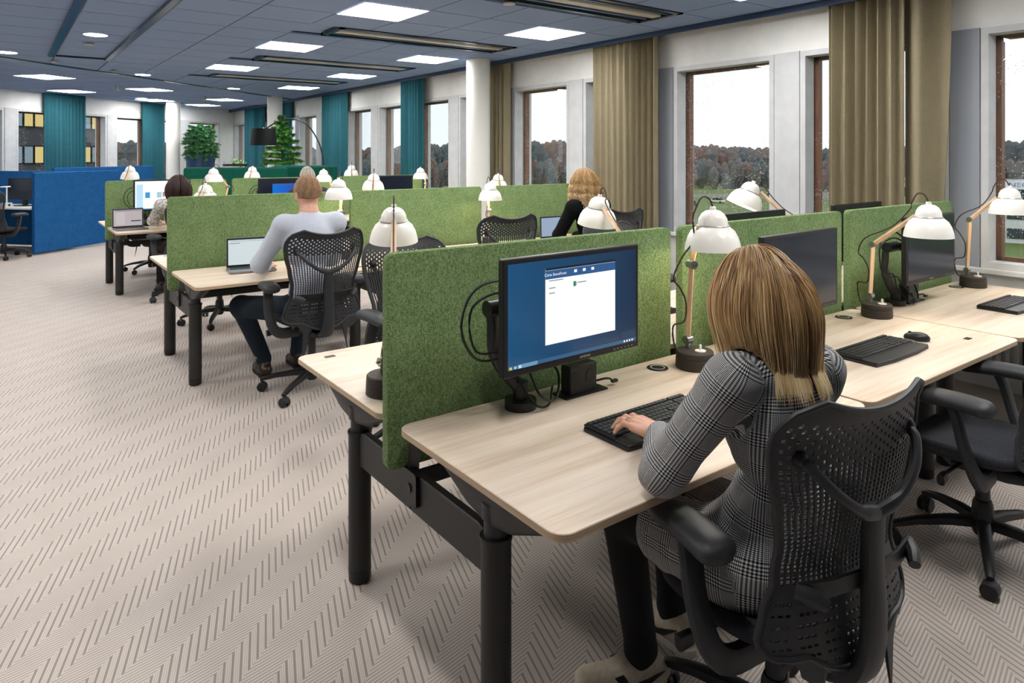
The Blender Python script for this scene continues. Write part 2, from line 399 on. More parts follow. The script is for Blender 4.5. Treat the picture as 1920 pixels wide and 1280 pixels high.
for i in range(-14, 6):
    for j in range(-14, 22):
        x0 = 2.35 + .6 * i; y0 = 4.56 + .6 * j; poly = [(x0 + g, y0 + g), (x0 + .6 - g, y0 + g), (x0 + .6 - g, y0 + .6 - g), (x0 + g, y0 + .6 - g)]
        mx, my = x0 + .3, y0 + .3
        if any(a - .02 < mx < b + .02 and c - .02 < my < d + .02 for a, b, c, d in holes): continue
        poly = clip(poly, sc_n, cs - .03)
        if poly: poly = clip(poly, (1, 0), CE - .02)
        if poly: poly = clip(poly, (-1, 0), 5.9)
        if poly: poly = clip(poly, (0, -1), 3.9)
        if poly: put(poly, 0)
for i in range(-14, 14):
    for j in range(0, 9):
        q = [SEAMP + E1 * (.6 * i + a) + E2 * (.6 * j + b + .04) for a, b in ((g, g), (.6 - g, g), (.6 - g, .6 - g), (g, .6 - g))]
        m_ = sum(q) / 4
        if any(abs((m_ - np.array(l)) @ E1) < .3 and abs((m_ - np.array(l)) @ E2) < .3 for l in light_rot): continue
        poly = clip([tuple(a) for a in q], sc_n, float(E2 @ BP) - .02)
        if poly: poly = clip(poly, (1, 0), CE - .02)
        if poly: poly = clip(poly, (-1, 0), 5.9)
        if poly: put(poly, 1)
tiles.sort(key=lambda t: t[0]); tm = {}; rest = MB()
for k, (key, cx_, cy_, poly, rot, A) in enumerate(tiles):
    if k < 300 and key < 0:
        full = A > .347
        if full and rot in tm: me = tm[rot]
        else:
            me = MB().prism([(a - cx_, b - cy_) for a, b in poly], 0, .015).mesh('ceiling_tile', M['ceil'], smooth=0)
            if full: tm[rot] = me
        o = obj('ceiling_tile', me, ce); o.location = (cx_, cy_, HC)
    else: rest.prism(poly, HC, HC + .015)
stuff(rest.build('ceiling_tiles', M['ceil'], ce, smooth=0))
# seam profile where the ceiling grid turns
a, b = SEAMP - E1 * 7.4, SEAMP + E1 * 6.9
struct(MB().prism([tuple(a - E2 * .035), tuple(b - E2 * .035), tuple(b + E2 * .035), tuple(a + E2 * .035)], HC - .012, HC + .015).build('trim_3', M['trackblue'], smooth=0))
fr = MB(); h = .29
for a, b, c, d in ((-h - .008, -h, -h, h), (h, h + .008, -h, h), (-h - .008, h + .008, -h - .008, -h), (-h - .008, h + .008, h, h + .008)): fr.box(a, b, c, d, -.006, .016)
FRM = fr.mesh('frame', M['white'], smooth=0); DIF = MB().box(-h, h, -h, h, -.002, .014).mesh('diffuser', M['panel'], smooth=0)
def panel(x, y, rz, label, group):
    t = thing('ceiling_light', label, 'ceiling light', (x, y, HC), rz, group); obj('frame', FRM, t); obj('diffuser', DIF, t)
rows = ['aisle row', 'window row']; ordn = ['behind the camera', 'above the camera', 'nearest', 'second nearest', 'third nearest', 'fourth nearest', 'farthest']
for (x, y) in light_main:
    i = int(x > 3.5); j = round((y - 5.46) / 2.4)
    o = {-3: 'first behind the camera', -2: 'just behind the camera', -1: 'cut by the top of the photo', 0: 'nearest whole one', 1: 'second', 2: 'third', 3: 'farthest'}[j]
    panel(x, y, 0, 'bright square ceiling light, %s in the %s' % (o, rows[i]), 'square ceiling lights over the desks')
for (x, y) in light_left: panel(x, y, 0, 'added square ceiling light, out of view, brightening the open floor', 'added ceiling lights brightening the open floor')
rl = ['leftmost square light on the far angled ceiling', 'square ceiling light in front of the widest teal curtain', 'square ceiling light in middle of far angled ceiling', 'square ceiling light in front of the far wall column', 'square ceiling light above the corner plant, right one', 'lowest square ceiling light before the far corner']
for (x, y), l in zip(light_rot, rl): panel(x, y, ANG, l, 'square lights on the far angled ceiling')
for i, (x0, x1, y0, y1) in enumerate(beams):
    t = thing('chilled_beam', 'long recessed ceiling vent with shiny strips, ' + ['behind the camera', 'cut by the top edge', 'the nearest whole one', 'the middle one', 'the farthest one'][i], 'ceiling vent', ((x0 + x1) / 2, (y0 + y1) / 2, HC), 0, 'ceiling vents')
    hx, hy = (x1 - x0) / 2 - .01, (y1 - y0) / 2 - .01
    m = MB(); w_ = .05
    for a, b, c, d in ((-hx, -hx + w_, -hy, hy), (hx - w_, hx, -hy, hy), (-hx, hx, -hy, -hy + w_), (-hx, hx, hy - w_, hy)): m.box(a, b, c, d, -.012, .016)
    m.build('frame', M['trackblue'], t, smooth=0)
    MB().box(-hx + .04, hx - .04, -hy + .04, hy - .04, .012, .016).build('backing', mat('beam_mirror', '#a9bccf', .25, .7), t, smooth=0)
    MB().box(-hx + .05, hx - .05, -.05, .05, -.006, .01).build('strip', mat('beam_strip', '#c9c0b2', .4, .1), t, smooth=0)
    for s in (-1, 1):
        sl = MB()
        sl.box(-hx + .05, hx - .05, s * .13 - .012, s * .13 + .012, -.004, .012).build('slat', mat('beam_slat', '#5a6f86', .3, .6), t, smooth=0)
for X, l in ((.5, 'dark blue ceiling track running along the aisle, left one'), (1.1, 'dark blue ceiling track running along the aisle, right one')):
    t = thing('ceiling_track', l, 'ceiling track', (X, 0, HC), 0, 'ceiling tracks')
    MB().box(-.028, .028, -3.9, 10.2, -.035, 0).build('slot', M['trackblue'], t, smooth=0)
    MB().box(.028, .05, -3.9, 10.2, -.02, 0).build('flange', M['ceiledge'], t, smooth=0)
o = MB().box(.47, 1.13, 10.2, 10.25, HC - .02, HC).build('track_end_bar', M['trackblue'], smooth=0); tag(o, 'thin dark bar joining the ends of the ceiling tracks', 'ceiling track')
for i, (u, v) in enumerate([(179, 65), (12, 98), (268, 140), (438, 166), (.79, 5.85), (.79, 3.45), (.79, 1.05), (-1.6, 3.45), (-1.6, 6.0)]):
    x, y = at(u, v, HC) if u > 2 else (u, v); t = thing('downlight', ['round downlight between the two ceiling tracks', 'round downlight at the left edge of the ceiling', 'round downlight close to the ceiling seam', 'round downlight farthest along the ceiling seam', 'round downlight over the aisle above the top photo edge', 'round downlight over the aisle beside the camera', 'round downlight over the aisle next to the camera', 'round downlight over the open floor left of camera', 'round downlight over the open floor left of the view'][i], 'downlight', (x, y, HC), 0, 'round downlights')
    MB().lathe([(.105, -.004), (.115, -.004), (.115, .004), (.105, .004)], 28, closed=True).build('ring', M['white'], t)
    MB().lathe([(0, -.003), (.105, -.003), (.105, .003), (0, .003)], 28).build('diffuser', M['downl'], t)
for i, (u, v, dz) in enumerate([(167, 80, .03), (101, 113, .03), (214, 131, .03), (219, 166, .09), (385, 186, .09), (955, 2, .03)]):
    x, y = at(u, v + (0 if dz < .05 else -6), HC); o = MB().lathe([(.012, -dz), (.05, -dz + .004), (.05, -dz + .014), (.018, -dz + .018), (.018, 0)], 16).build('ceiling_sensor', mat('sensor', '#b9b4a8', .5)); o.location = (x, y, HC)
    tag(o, 'small round sensor on the ceiling ' + ['between the tracks', 'beyond the left track end', 'by the ceiling seam', 'hanging above the far partition', 'hanging before the far corner', 'above the nearest desks'][i], 'sensor', 'ceiling sensors')
# ---------------------------------------------------------------- outside
GZ = -12.0
def m_ground():
    m = mat('lawn_and_asphalt', '#4f5a33', .9); t = NT(m); c = t.coord()
    n = t.noise(t.mapping(c, (.006, .014, 1), (0, 0, .5)), 1, 3)
    t.link(t.ramp(n, [(.40, lin('#7c766f')), (.44, lin('#5a6b34')), (.56, lin('#66763c')), (.60, lin('#8a847c'))]), t.b.inputs['Base Color']); return m
o = struct(MB().box(-300, 1500, -600, 1500, GZ - 1, GZ).build('ground', m_ground(), smooth=0))
fo = MB(); cone = []
for k in range(5200):
    a = math.radians(rng.uniform(-14, 118)); d = rng.uniform(340, 460) if k % 4 else rng.uniform(275, 335); x, y = d * math.cos(a), d * math.sin(a)
    h = rng.uniform(14.5, 19) + 2 * math.sin(a * 9) if d > 338 else rng.uniform(8, 12); r = h * rng.uniform(.14, .24); n = 5
    R = []
    for tz, tr in ((.0, .6), (.4, 1), (.72, .95), (.9, .6), (1, .12)):
        R.append([(x + r * tr * math.cos(2 * PI * q / n + k + tz) * rng.uniform(.8, 1.2), y + r * tr * math.sin(2 * PI * q / n + k + tz) * rng.uniform(.8, 1.2), GZ + h * tz) for q in range(n)])
    fo.rings(R)
m = mat('forest', '#39423a', 1, spec=0); t = NT(m); t.link(t.ramp(t.noise(t.coord(), .05, 4), [(.35, lin('#5b666a')), (.5, lin('#736f6c')), (.62, lin('#84695f'))]), t.b.inputs['Base Color'])  # distance haze put into the forest colours, lightened and greyed
o = stuff(fo.build('distant_forest', m, smooth=0, fix=False)); tag(o, 'autumn forest of dark trees on the horizon outside windows', 'forest')
# office block with sign (right-hand window)
def facade(name, label, c, ang, W, D, z0, z1, wallm, floors, ncol, glassm, lit=None, litm=None):
    t = thing(name, label, 'building', (c[0], c[1], z0), ang); h = z1 - z0
    MB().box(-W / 2, W / 2, 0, D, 0, h).build('wall', wallm, t, smooth=0)
    fh = h / floors; ww = W / ncol; fm = MB().box(-ww * .42, ww * .42, -.15, .05, -fh * .26, fh * .26).mesh('window', M['dark'], smooth=0)
    gm = [MB().box(-ww * .37, ww * .37, -.2, -.15, -fh * .22, fh * .22).mesh('pane', q, smooth=0) for q in (glassm, litm or glassm)]
    for i in range(floors):
        for j in range(ncol):
            o = obj('window', fm, t); o.location = (-W / 2 + ww * (j + .5), 0, fh * (i + .5))
            obj('pane', gm[1 if (lit and random.random() < lit) else 0], o)
    MB().box(-W / 2 - .2, W / 2 + .2, -.2, D + .2, h, h + .5).build('parapet', mat('parapet', '#8f9092', .8), t, smooth=0)
    return t
d = FW + (1885 - 960) / FPX * RT; dn = d / np.hypot(*d); c = dn * 130
b = facade('office_block', 'white office block with dark window rows and blue sign outside the nearest window', c, math.atan2(-dn[0], dn[1]), 46, 14, GZ, -3.2, mat('white_cladding', '#d9d9da', .8), 3, 18, mat('far_glass', '#33404d', .2), .25, glow('far_lit', '#f0c987', .6))
MB().box(-.2, 3.4, -.5, -.2, 8.2, 9.5).build('sign_board', mat('signboard', '#e6e8ee', .6), b, smooth=0)
text('sign_lettering', 'NEC', .95, mat('sign_blue', '#2b3f9b', .5), b, Matrix.Translation((1.6, -.53, 8.85)) @ Matrix.Rotation(PI / 2, 4, 'X') @ Matrix.Diagonal((1.3, 1, 1, 1)))
# buildings close to the far wall
cb = np.array([8.8, 81.8]) - E1 * 16
facade('neighbour_building', 'dark clad building with lit windows outside the far wall', cb, ANG, 32, 8, -13.35, 13.05, mat('dark_cladding', '#4a474e', .8), 8, 30, mat('far_glass2', '#9fb0bf', .2), .4, glow('far_lit2', '#f6d98a', .8))
for k, u in enumerate((1512, 1520, 1528, 1536)):
    d = FW + (u - 960) / FPX * RT; p = d * 150 ; o = MB().cyl((0, 0, 0), (0, 0, 9.5), .11, .07, 8).build('flagpole', M['white']); o.location = (p[0], p[1], GZ)
    tag(o, 'thin white flagpole on the lawn outside, one of a row', 'flagpole', 'flagpoles outside')
for k in range(14):
    a = math.radians(26 + (k * 17) % 36); dd = 150 + 7 * k; t = thing('parked_car', 'small parked car far below outside the windows', 'car', (dd * math.cos(a), dd * math.sin(a), GZ), rng.uniform(0, 6), 'parked cars outside')
    cmx = mat('carpaint%d' % (k % 3), ('#b02a2a', '#d8d8d8', '#2e3440')[k % 3], .3); t['label'] = 'small %s parked car far below outside the windows' % ('red', 'white', 'dark')[k % 3]
    MB().box(-2.1, 2.1, -.85, .85, .3, .85).build('body', cmx, t, bevel=.1); MB().prism([(-1.3, .85), (1.2, .85), (.7, 1.42), (-.9, 1.42)], -.75, .75, 1).build('cabin', M['dark'], t, smooth=0)
    for sx in (-1.3, 1.3):
        for sy in (-.8, .8): MB().cyl((sx, sy - .1, .32), (sx, sy + .1, .32), .32, n=12).build('wheel', M['black'], t)
# ---------------------------------------------------------------- benches: desks, frames, dividers
BY = [0.0, 3.62, 7.41]; DX0 = 1.0135; DW = 1.405; PITCH = 1.42
def desk_mesh(depth):
    top = MB().prism(rrect(0, DW, 0, depth, .045), .711, TZ)
    me = top.mesh('tabletop', M['wood'], smooth=40, bevel=.002, bseg=1); me.materials.append(M['woodedge'])
    for p in me.polygons:
        if abs(p.normal.z) < .6: p.material_index = 1
    return me
DM = {0: desk_mesh(.80), 1: desk_mesh(.824)}
inner = MB().cyl((0, 0, .52), (0, 0, .69), .034, n=24).cyl((0, 0, .61), (0, 0, .655), .04, n=24).mesh('inner_tube', M['graph'])
outer = MB().cyl((0, 0, .045), (0, 0, .56), .042, n=28).cyl((0, 0, .552), (0, 0, .562), .045, n=28).mesh('leg', M['metalblk'])
foot = MB().lathe([(.034, 0), (.041, .006), (.043, .05), (.04, .052)], 24).mesh('foot_cap', M['black'])
brk = MB().sweep([(0, -.30, .705), (0, -.24, .690), (0, -.1, .66), (0, 0, .65), (0, .1, .66), (0, .24, .69), (0, .30, .705)], [(.03, .005), (.03, .02), (.035, .05), (.035, .06), (.035, .05), (.03, .02), (.03, .005)], 12, p=4).mesh('bracket', M['metalblk'])
tray = MB().box(.2, DW - .2, -.1, .1, .6, .606).box(.2, DW - .2, -.1, -.094, .6, .66).box(.2, DW - .2, .094, .1, .6, .66).mesh('cable_tray', M['black'], smooth=0)
def beam(y0, y1, s_):
    pr = [(y0, .44), (y1, .44), (y1, .57), (.07, .57), (y0, .55)] if s_ == 0 else [(y0, .44), (y1, .44), (y1, .55), (-.07, .57), (y0, .57)]
    return MB().prism(pr, -.016, .016, 0).mesh('cross_beam', M['metalblk'], smooth=0, bevel=.004, bseg=1)
BEAM = {0: beam(0, .46, 0), 1: beam(-.43, 0, 1)}
plate_me = MB().prism(rrect(-.045, .045, .47, .58, .014), -.03, -.017, 0).mesh('end_plate', M['black'], smooth=30)
badge_me = MB().cyl((-.034, 0, .525), (-.03, 0, .525), .016, n=18).mesh('badge', M['graph'])
post_me = MB().box(-.012, .022, -.03, -.012, .55, .66).mesh('divider_post', mat('grey_post', '#7b7a78', .4, .6), smooth=0)
label_me = MB().box(.03, .07, -.05, .05, .572, .5735).mesh('type_label', mat('label_paper', '#b9c0b2', .6), smooth=0)
rail_me = MB().box(.1, DW - .17, .83, .85, .5, .55).mesh('long_rail', M['metalblk'], smooth=0)
bt = ['front bench', 'middle bench', 'far bench']; dn = ['aisle end', 'middle', 'window end']
who = {(0, 0, 0): 'where the woman in checked blazer sits', (0, 0, 1): 'empty, with keyboard and mouse', (0, 0, 2): 'empty, beside the window sill',
       (1, 0, 0): 'where the man in a pale shirt sits', (1, 0, 1): 'empty, with an empty chair', (1, 0, 2): 'where the woman in black sits',
       (2, 0, 0): 'where the dark-haired woman sits', (2, 0, 1): 'where the grey-haired man sits', (2, 0, 2): 'empty, with a black monitor'}
ctrl = MB().box(-.022, .022, -.012, .012, 0, .002).mesh('desk_control', M['black'], smooth=0)
for b in range(3):
    for side in (0, 1):
        y0 = BY[b] + (1.189 if side == 0 else 2.103); ly = BY[b] + (1.545 if side == 0 else 2.435)
        for k in range(3):
            x0 = DX0 + PITCH * k; lab = who.get((b, side, k))
            lab = 'pale wood desk, near side of %s, %s' % (bt[b], lab) if side == 0 else 'pale wood desk, far side of %s, %s' % (bt[b], dn[k])
            t = thing('desk', lab, 'desk', (x0, y0, 0), 0, 'height adjustable desks'); obj('tabletop', DM[side], t)
            for lx in (.075, DW - .15 if k < 2 else DW - .1):
                l = obj('leg', outer, t); l.location = (lx, ly - y0, 0); i = obj('inner_tube', inner, l); f_ = obj('foot_cap', foot, l)
                q = obj('bracket', brk, t); q.location = (lx, ly - y0, 0)
                q = obj('cross_beam', BEAM[side], t); q.location = (lx, ly - y0, 0)
                if side == 0 and k == 0 and lx < .2:
                    pl = obj('end_plate', plate_me, t); pl.location = (lx, .8, 0); obj('badge', badge_me, pl)
                    q = obj('divider_post', post_me, t); q.location = (lx, .856, 0)
                    if b == 0: q = obj('type_label', label_me, t); q.location = (lx, .55, 0)
            if side == 0: obj('long_rail', rail_me, t)
            q = obj('cable_tray', tray, t); q.location = (0, .62 if side == 0 else .2, 0)
            o = obj('desk_control', ctrl, t); o.location = ((.12 if side else DW - .19), (.74 if side else .15), TZ)
# dividers
dv = MB().prism(rrect(0, 1.365, .575, 1.277, .03, 6), -.02, .02, 1).mesh('desk_divider', M['green'], smooth=40, bevel=.006)
dl = {(0, 0): 'green felt desk divider behind the large lit monitor, nearest of all', (0, 1): 'green felt desk divider behind the blonde woman\'s lamp and dark monitor', (0, 2): 'green felt desk divider next to the window and beige curtain',
      (1, 0): 'green felt desk divider in front of the man in the pale shirt', (1, 1): 'green felt desk divider behind the empty chair of the middle bench', (1, 2): 'green felt desk divider in front of the woman in black',
      (2, 0): 'green felt desk divider behind the white-screen monitor, farthest left', (2, 1): 'green felt desk divider behind the monitor with blue wallpaper', (2, 2): 'green felt desk divider of the far bench nearest the windows'}
for b in range(3):
    for k in range(3):
        o = obj('desk_divider', dv); o.location = ([1.0, 2.44, 3.89][k], BY[b] + 2.045, 0); tag(o, dl[(b, k)], 'divider', 'green desk dividers')
# round charging pads set into the desktops
pad = MB().lathe([(0, 0), (.041, 0), (.043, .002), (.041, .004), (0, .004)], 32); 
pm = pad.mesh('plate', M['black']); rm = MB().lathe([(.026, .0042), (.029, .0042), (.029, .005), (.026, .005)], 32, closed=True).mesh('ring', M['white'])
for i, (u, v, l) in enumerate([(1233, 690, 'round black charging pad beside the lit monitor'), (1582, 595, 'round black charging pad right of the dark monitor'), (1793, 538, 'round black charging pad by the desk lamp nearest the window'), (880, 455, 'round black charging pad behind the empty middle chair')]):
    x, y = at(u, v, TZ); t = thing('charging_pad', l, 'charging pad', (x, y, TZ), 0, 'charging pads'); obj('plate', pm, t); obj('ring', rm, t)
# ---------------------------------------------------------------- office chair
def chair_proto():
    t = thing('office_chair', 'proto', 'chair')
    # five-star base
    hub = MB().lathe([(.03, .075), (.038, .09), (.042, .13), (.036, .2), (.03, .215)], 20).build('base_hub', M['black'], t)
    arm = MB().sweep([(0, .02, .125), (0, .12, .122), (0, .24, .105), (0, .315, .085), (0, .34, .075)], [(.026, .022), (.024, .02), (.02, .016), (.017, .013), (.013, .01)], 10, p=3).mesh('base_arm', M['black'])
    cas = MB(); cas.cyl((-.026, 0, .03), (-.006, 0, .03), .03, n=18).cyl((.006, 0, .03), (.026, 0, .03), .03, n=18)
    hood = MB().sweep([(0, .028, .03), (0, .02, .052), (0, 0, .062), (0, -.02, .052)], [(.022, .004)] * 4, 8).cyl((0, 0, .055), (0, 0, .085), .008, n=8)
    cm = cas.mesh('caster', M['black'], bevel=.003, bseg=1); hm = hood.mesh('caster_hood', M['graph'])
    for k in range(5):
        a = obj('base_arm', arm, t); a.rotation_euler = (0, 0, 2 * PI * k / 5 + .3)
        c = obj('caster', cm, a); c.location = (0, .33, 0); c.rotation_euler = (0, 0, k * 1.3)
        h_ = obj('caster_hood', hm, a); h_.location = (0, .33, 0); h_.rotation_euler = (0, 0, k * 1.3)
    MB().cyl((0, 0, .19), (0, 0, .36), .026, n=18).cyl((0, 0, .19), (0, 0, .37), .016, n=12).build('gas_lift', M['graph'], t)
    # mechanism under the seat
    MB().sweep([(0, -.2, .355), (0, -.1, .365), (0, .08, .37), (0, .14, .38)], [(.05, .02), (.1, .035), (.11, .035), (.06, .02)], 14, p=3).build('tilt_mechanism', M['black'], t)
    MB().tube([(-.1, .05, .37), (-.22, .06, .365), (-.25, .06, .36)], .008, 8).sweep([(-.24, .06, .36), (-.285, .06, .356)], [(.012, .02), (.014, .022)], 8, p=3).build('lever', M['black'], t)
    # seat
    s = MB(); R = []
    for z, g_ in ((.405, .86), (.42, .98), (.44, 1.0), (.455, .96), (.458, .85)):
        r = []
        for k in range(36):
            a = 2 * PI * k / 36; c_, s_ = math.cos(a), math.sin(a); n_ = 2 / 3.2
            x = math.copysign(abs(c_) ** n_, c_) * .245 * g_; y = math.copysign(abs(s_) ** n_, s_) * .225 * g_ + .045
            r.append((x, y, z + .018 * (x / .24) ** 2 - (.035 * max(0, (y - .16) / .1) ** 2 if y > .16 else 0)))
        R.append(r)
    s.rings(R).build('seat', M['seatfab'], t, smooth=60)
    # perforated back
    Z0, Z1 = .40, 1.03; NV, NU = 54, 30
    ctrlp = [(0, .15), (.03, .195), (.08, .245), (.15, .268), (.25, .246), (.34, .216), (.46, .216), (.62, .240), (.76, .264), (.84, .270), (.88, .267), (.92, .257), (.95, .243), (.975, .222), (.99, .2), (1, .165)]
    def hw(v):
        for (a, wa), (b_, wb) in zip(ctrlp, ctrlp[1:]):
            if v <= b_:
                q = (v - a) / (b_ - a); q = q if a >= .84 else q * q * (3 - 2 * q) * .5 + q * .5; return wa + (wb - wa) * q
        return ctrlp[-1][1]
    def yc(v): return -.238 + .018 * math.exp(-((v - .38) / .16) ** 2) - .045 * max(0, v - .35) ** 1.3 * 1.6
    def S(u, v):
        x = u * hw(v); z = Z0 + (Z1 - Z0) * v + .034 * (max(0, v - .5) / .5) ** 1.6 * (abs(u) ** 2 - .3)
        z += .055 * (max(0, .16 - v) / .16) ** 2 * abs(u) ** 2.2
        y = yc(v) + (.05 + .02 * math.exp(-((v - .35) / .2) ** 2)) * (abs(x) / .262) ** 2.4 + (.02 * max(0, v - .9) / .1) * -1
        return (x, y, z)
    m = MB(); grid = {}
    for j in range(NV + 1):
        for i in range(NU + 1): grid[i, j] = len(m.v); m.v.append(S(-1 + 2 * i / NU, j / NV))
    for j in range(NV):
        for i in range(NU):
            c4 = (grid[i, j], grid[i + 1, j], grid[i + 1, j + 1], grid[i, j + 1]); v = (j + .5) / NV; u = -1 + 2 * (i + .5) / NU
            edge = i in (0, NU - 1) or j in (0, NV - 1) or j >= NV - 3
            if edge or (.30 < v < .325): m.f.append(c4); continue
            if v > .325:                                       # upper field: slots in staggered columns
                if (j + (i % 2)) % 2 and v > .78: hx_, hz_ = 0, 0
                else: hx_ = .31 if v < .8 else .27; hz_ = (.43 if v < .78 else .40)
                if v > .94: hx_ *= .8; hz_ *= .7
            else:                                              # lower field: short dashes in rows
                if (i + 2 * j) % 4 == 0 or j % 2: hx_, hz_ = 0, 0
                else: hx_, hz_ = .36, .30
                if abs(u) > .86: hx_ *= .6
            if hx_ == 0: m.f.append(c4); continue
            P = [Vector(m.v[q]) for q in c4]; o_ = len(m.v)
            for a_, b_ in ((.5 - hx_, .5 - hz_), (.5 + hx_, .5 - hz_), (.5 + hx_, .5 + hz_), (.5 - hx_, .5 + hz_)):
                m.v.append(tuple(P[0] * (1 - a_) * (1 - b_) + P[1] * a_ * (1 - b_) + P[2] * a_ * b_ + P[3] * (1 - a_) * b_))
            for q in range(4): m.f.append((c4[q], c4[(q + 1) % 4], o_ + (q + 1) % 4, o_ + q))
    me = m.mesh('back', M['chairback'], smooth=50); bm = bmesh.new(); bm.from_mesh(me)
    bmesh.ops.solidify(bm, geom=bm.faces[:], thickness=.005); bmesh.ops.recalc_face_normals(bm, faces=bm.faces); bm.to_mesh(me); bm.free()
    me.polygons.foreach_set('use_smooth', [True] * len(me.polygons)); me.set_sharp_from_angle(angle=.7)
    bk = obj('back', me, t)
    rim = [S(-1, v / 30) for v in range(31)] + [S(-1 + 2 * q / 20, 1) for q in range(1, 20)] + [S(1, 1 - v / 30) for v in range(31)] + [S(1 - 2 * q / 12, 0) for q in range(1, 12)]
    rm_ = MB(); n = 8; P = [Vector(p) for p in rim]; R = []
    for i, q in enumerate(P):
        tg = (P[(i + 1) % len(P)] - P[i - 1]).normalized(); sd = tg.cross(Vector((0, 1, 0))).normalized(); u2 = sd.cross(tg); rr = .007
        R.append([q + sd * rr * math.cos(2 * PI * k / n) + u2 * rr * 1.1 * math.sin(2 * PI * k / n) for k in range(n)])
    rm_.rings(R, closed=True).build('back_rim', M['graph'], bk)
    # spine and yoke
    MB().sweep(spline([(0, -.14, .36), (0, -.225, .365), (0, -.266, .42), (0, -.280, .52), (0, -.276, .66), (0, -.28, .76), (0, -.284, .79)], 4),
               [(.05 - .018 * min(1, i / 16), .024 - .008 * min(1, i / 22)) for i in range(25)], 12, up=(0, 1, .2), p=3).build('spine', M['graph'], t)
    for s_ in (-1, 1):
        y = MB().sweep(spline([(0, -.287, .775), (s_ * .07, -.297, .80), (s_ * .14, -.29, .85), (s_ * .185, -.265, .9), (s_ * .196, -.24, .92)], 5), [(.018, .014)] * 5 + [(.013, .012)] * 16, 10, up=(0, 1, 0)).build('yoke_arm', M['graph'], t)
        MB().ball((s_ * .197, -.232, .922), .022, 12, 8).build('yoke_joint', M['black'], y)
        # armrest
        p_ = MB().sweep(spline([(s_ * .12, -.06, .37), (s_ * .23, -.06, .372), (s_ * .285, -.05, .42), (s_ * .30, -.02, .52), (s_ * .296, .0, .60), (s_ * .29, .02, .655)], 4),
                        [(.035, .02)] * 6 + [(.032, .017)] * 15, 10, up=(0, 1, 0), p=3).build('arm_post', M['graph'], t)
        MB().sweep(spline([(s_ * .30, -.12, .662), (s_ * .30, -.08, .672), (s_ * .29, 0, .675), (s_ * .278, .09, .67), (s_ * .27, .14, .66), (s_ * .268, .16, .652)], 4),
                   [(.022, .012), (.042, .02), (.05, .025), (.053, .028), (.054, .029)] + [(.054, .028)] * 8 + [(.051, .026), (.049, .024), (.047, .022), (.044, .02), (.039, .017), (.032, .014), (.024, .01), (.01, .005)], 14, p=2.6).build('arm_pad', M['graph'], t, smooth=60)
    # lumbar band
    MB().sweep([(-.2, -.236, .625), (-.12, -.258, .622), (.0, -.266, .62), (.12, -.258, .622), (.2, -.236, .625)], [(.022, .005)] * 5, 8, up=(0, 1, 0), p=4).build('lumbar_band', M['black'], t)
    for s_ in (-1, 1): MB().sweep([(s_ * .205, -.232, .628), (s_ * .18, -.262, .618), (s_ * .16, -.278, .605)], [(.016, .018), (.019, .02), (.014, .015)], 10).build('lumbar_knob', M['steel'] if False else M['graph'], t)
    return t
UPPER = ('seat', 'back', 'spine', 'yoke_arm', 'arm_post', 'arm_pad', 'lumbar_band', 'lumbar_knob', 'tilt_mechanism', 'lever')
CHAIRS = [
    (1.66, 1.065, -8, 0, .0, 'black mesh office chair of the woman in the checked blazer, nearest of all'),
    (3.17, 1.11, 4, 20, .0, 'empty black office chair cut by the right photo edge, second from the camera'),
    (1.92, 3.46, 176, 50, .04, 'empty black office chair behind the nearest divider, by the tall white lamp'),
    (3.64, 3.48, 178, 10, .03, 'empty black office chair in front of the woman in black, only its top showing'),
    (4.78, 3.12, 180, 10, .0, 'empty black office chair by the window, its top above the second divider'),
    (1.70, 4.58, 2, 38, .06, 'black mesh office chair of the man in the pale shirt'),
    (3.24, 4.62, -6, 5, .07, 'empty black office chair at the middle desk, back turned to the camera'),
    (4.46, 4.60, -4, 30, .06, 'black mesh office chair of the woman in black'),
    (1.68, 6.95, 178, 30, .0, 'empty black office chair behind the middle bench, only its base showing'),
    (1.62, 8.38, 14, 10, .03, 'black mesh office chair of the dark-haired woman at the far bench'),
    (3.10, 8.40, 0, 10, .05, 'black mesh office chair of the grey-haired man at the far bench'),
    (1.66, 10.55, 180, 10, .0, 'empty black office chair behind the far bench, farthest base in view'),
]
proto = chair_proto()
for i, (x, y, rz, rb, dz, l) in enumerate(CHAIRS):
    o = proto if i == 0 else copy_tree(proto)
    o.location = (x, y, 0); o.rotation_euler = (0, 0, math.radians(rz)); tag(o, l, 'chair', 'black mesh office chairs')
for i, (x, y, rz, rb, dz, l) in enumerate(CHAIRS):
    o = [q for q in bpy.data.objects if q.get('label') == l][0]
    for ch in o.children:
        nm = ch.name.split('.')[0]
        if nm in UPPER: ch.location.z += dz
        if nm == 'gas_lift': ch.scale.z = 1 + dz / .36
        if nm == 'base_arm': ch.rotation_euler.z += math.radians(rb)
# ---------------------------------------------------------------- desk lamps
SH = [(.006, .178), (.012, .176), (.013, .164), (.03, .160), (.046, .148), (.057, .128), (.061, .104), (.0615, .098), (.068, .095), (.088, .078), (.102, .052), (.110, .024), (.1135, .0), (.111, .0), (.107, .024), (.098, .052), (.084, .075), (.06, .092), (.05, .12), (.03, .145), (.002, .15)]
shade_me = MB().lathe(SH, 40).mesh('shade', M['shade'], smooth=50)
bulb_me = MB().ball((0, 0, .06), .028, 12, 8).mesh('bulb', M['bulb'])
base_me = MB().lathe([(.0, 0), (.074, 0), (.077, .004), (.076, .04), (.0735, .042), (.0735, .045), (.0755, .047), (.074, .066), (.07, .07), (0, .07)], 36).mesh('lamp_base', M['lampbase'])
knob_me = MB().lathe([(.022, .07), (.022, .0745), (.005, .076), (.005, .096), (.003, .098)], 18, (.0, -.028, 0)).mesh('switch', M['white'])
LAMPS = []
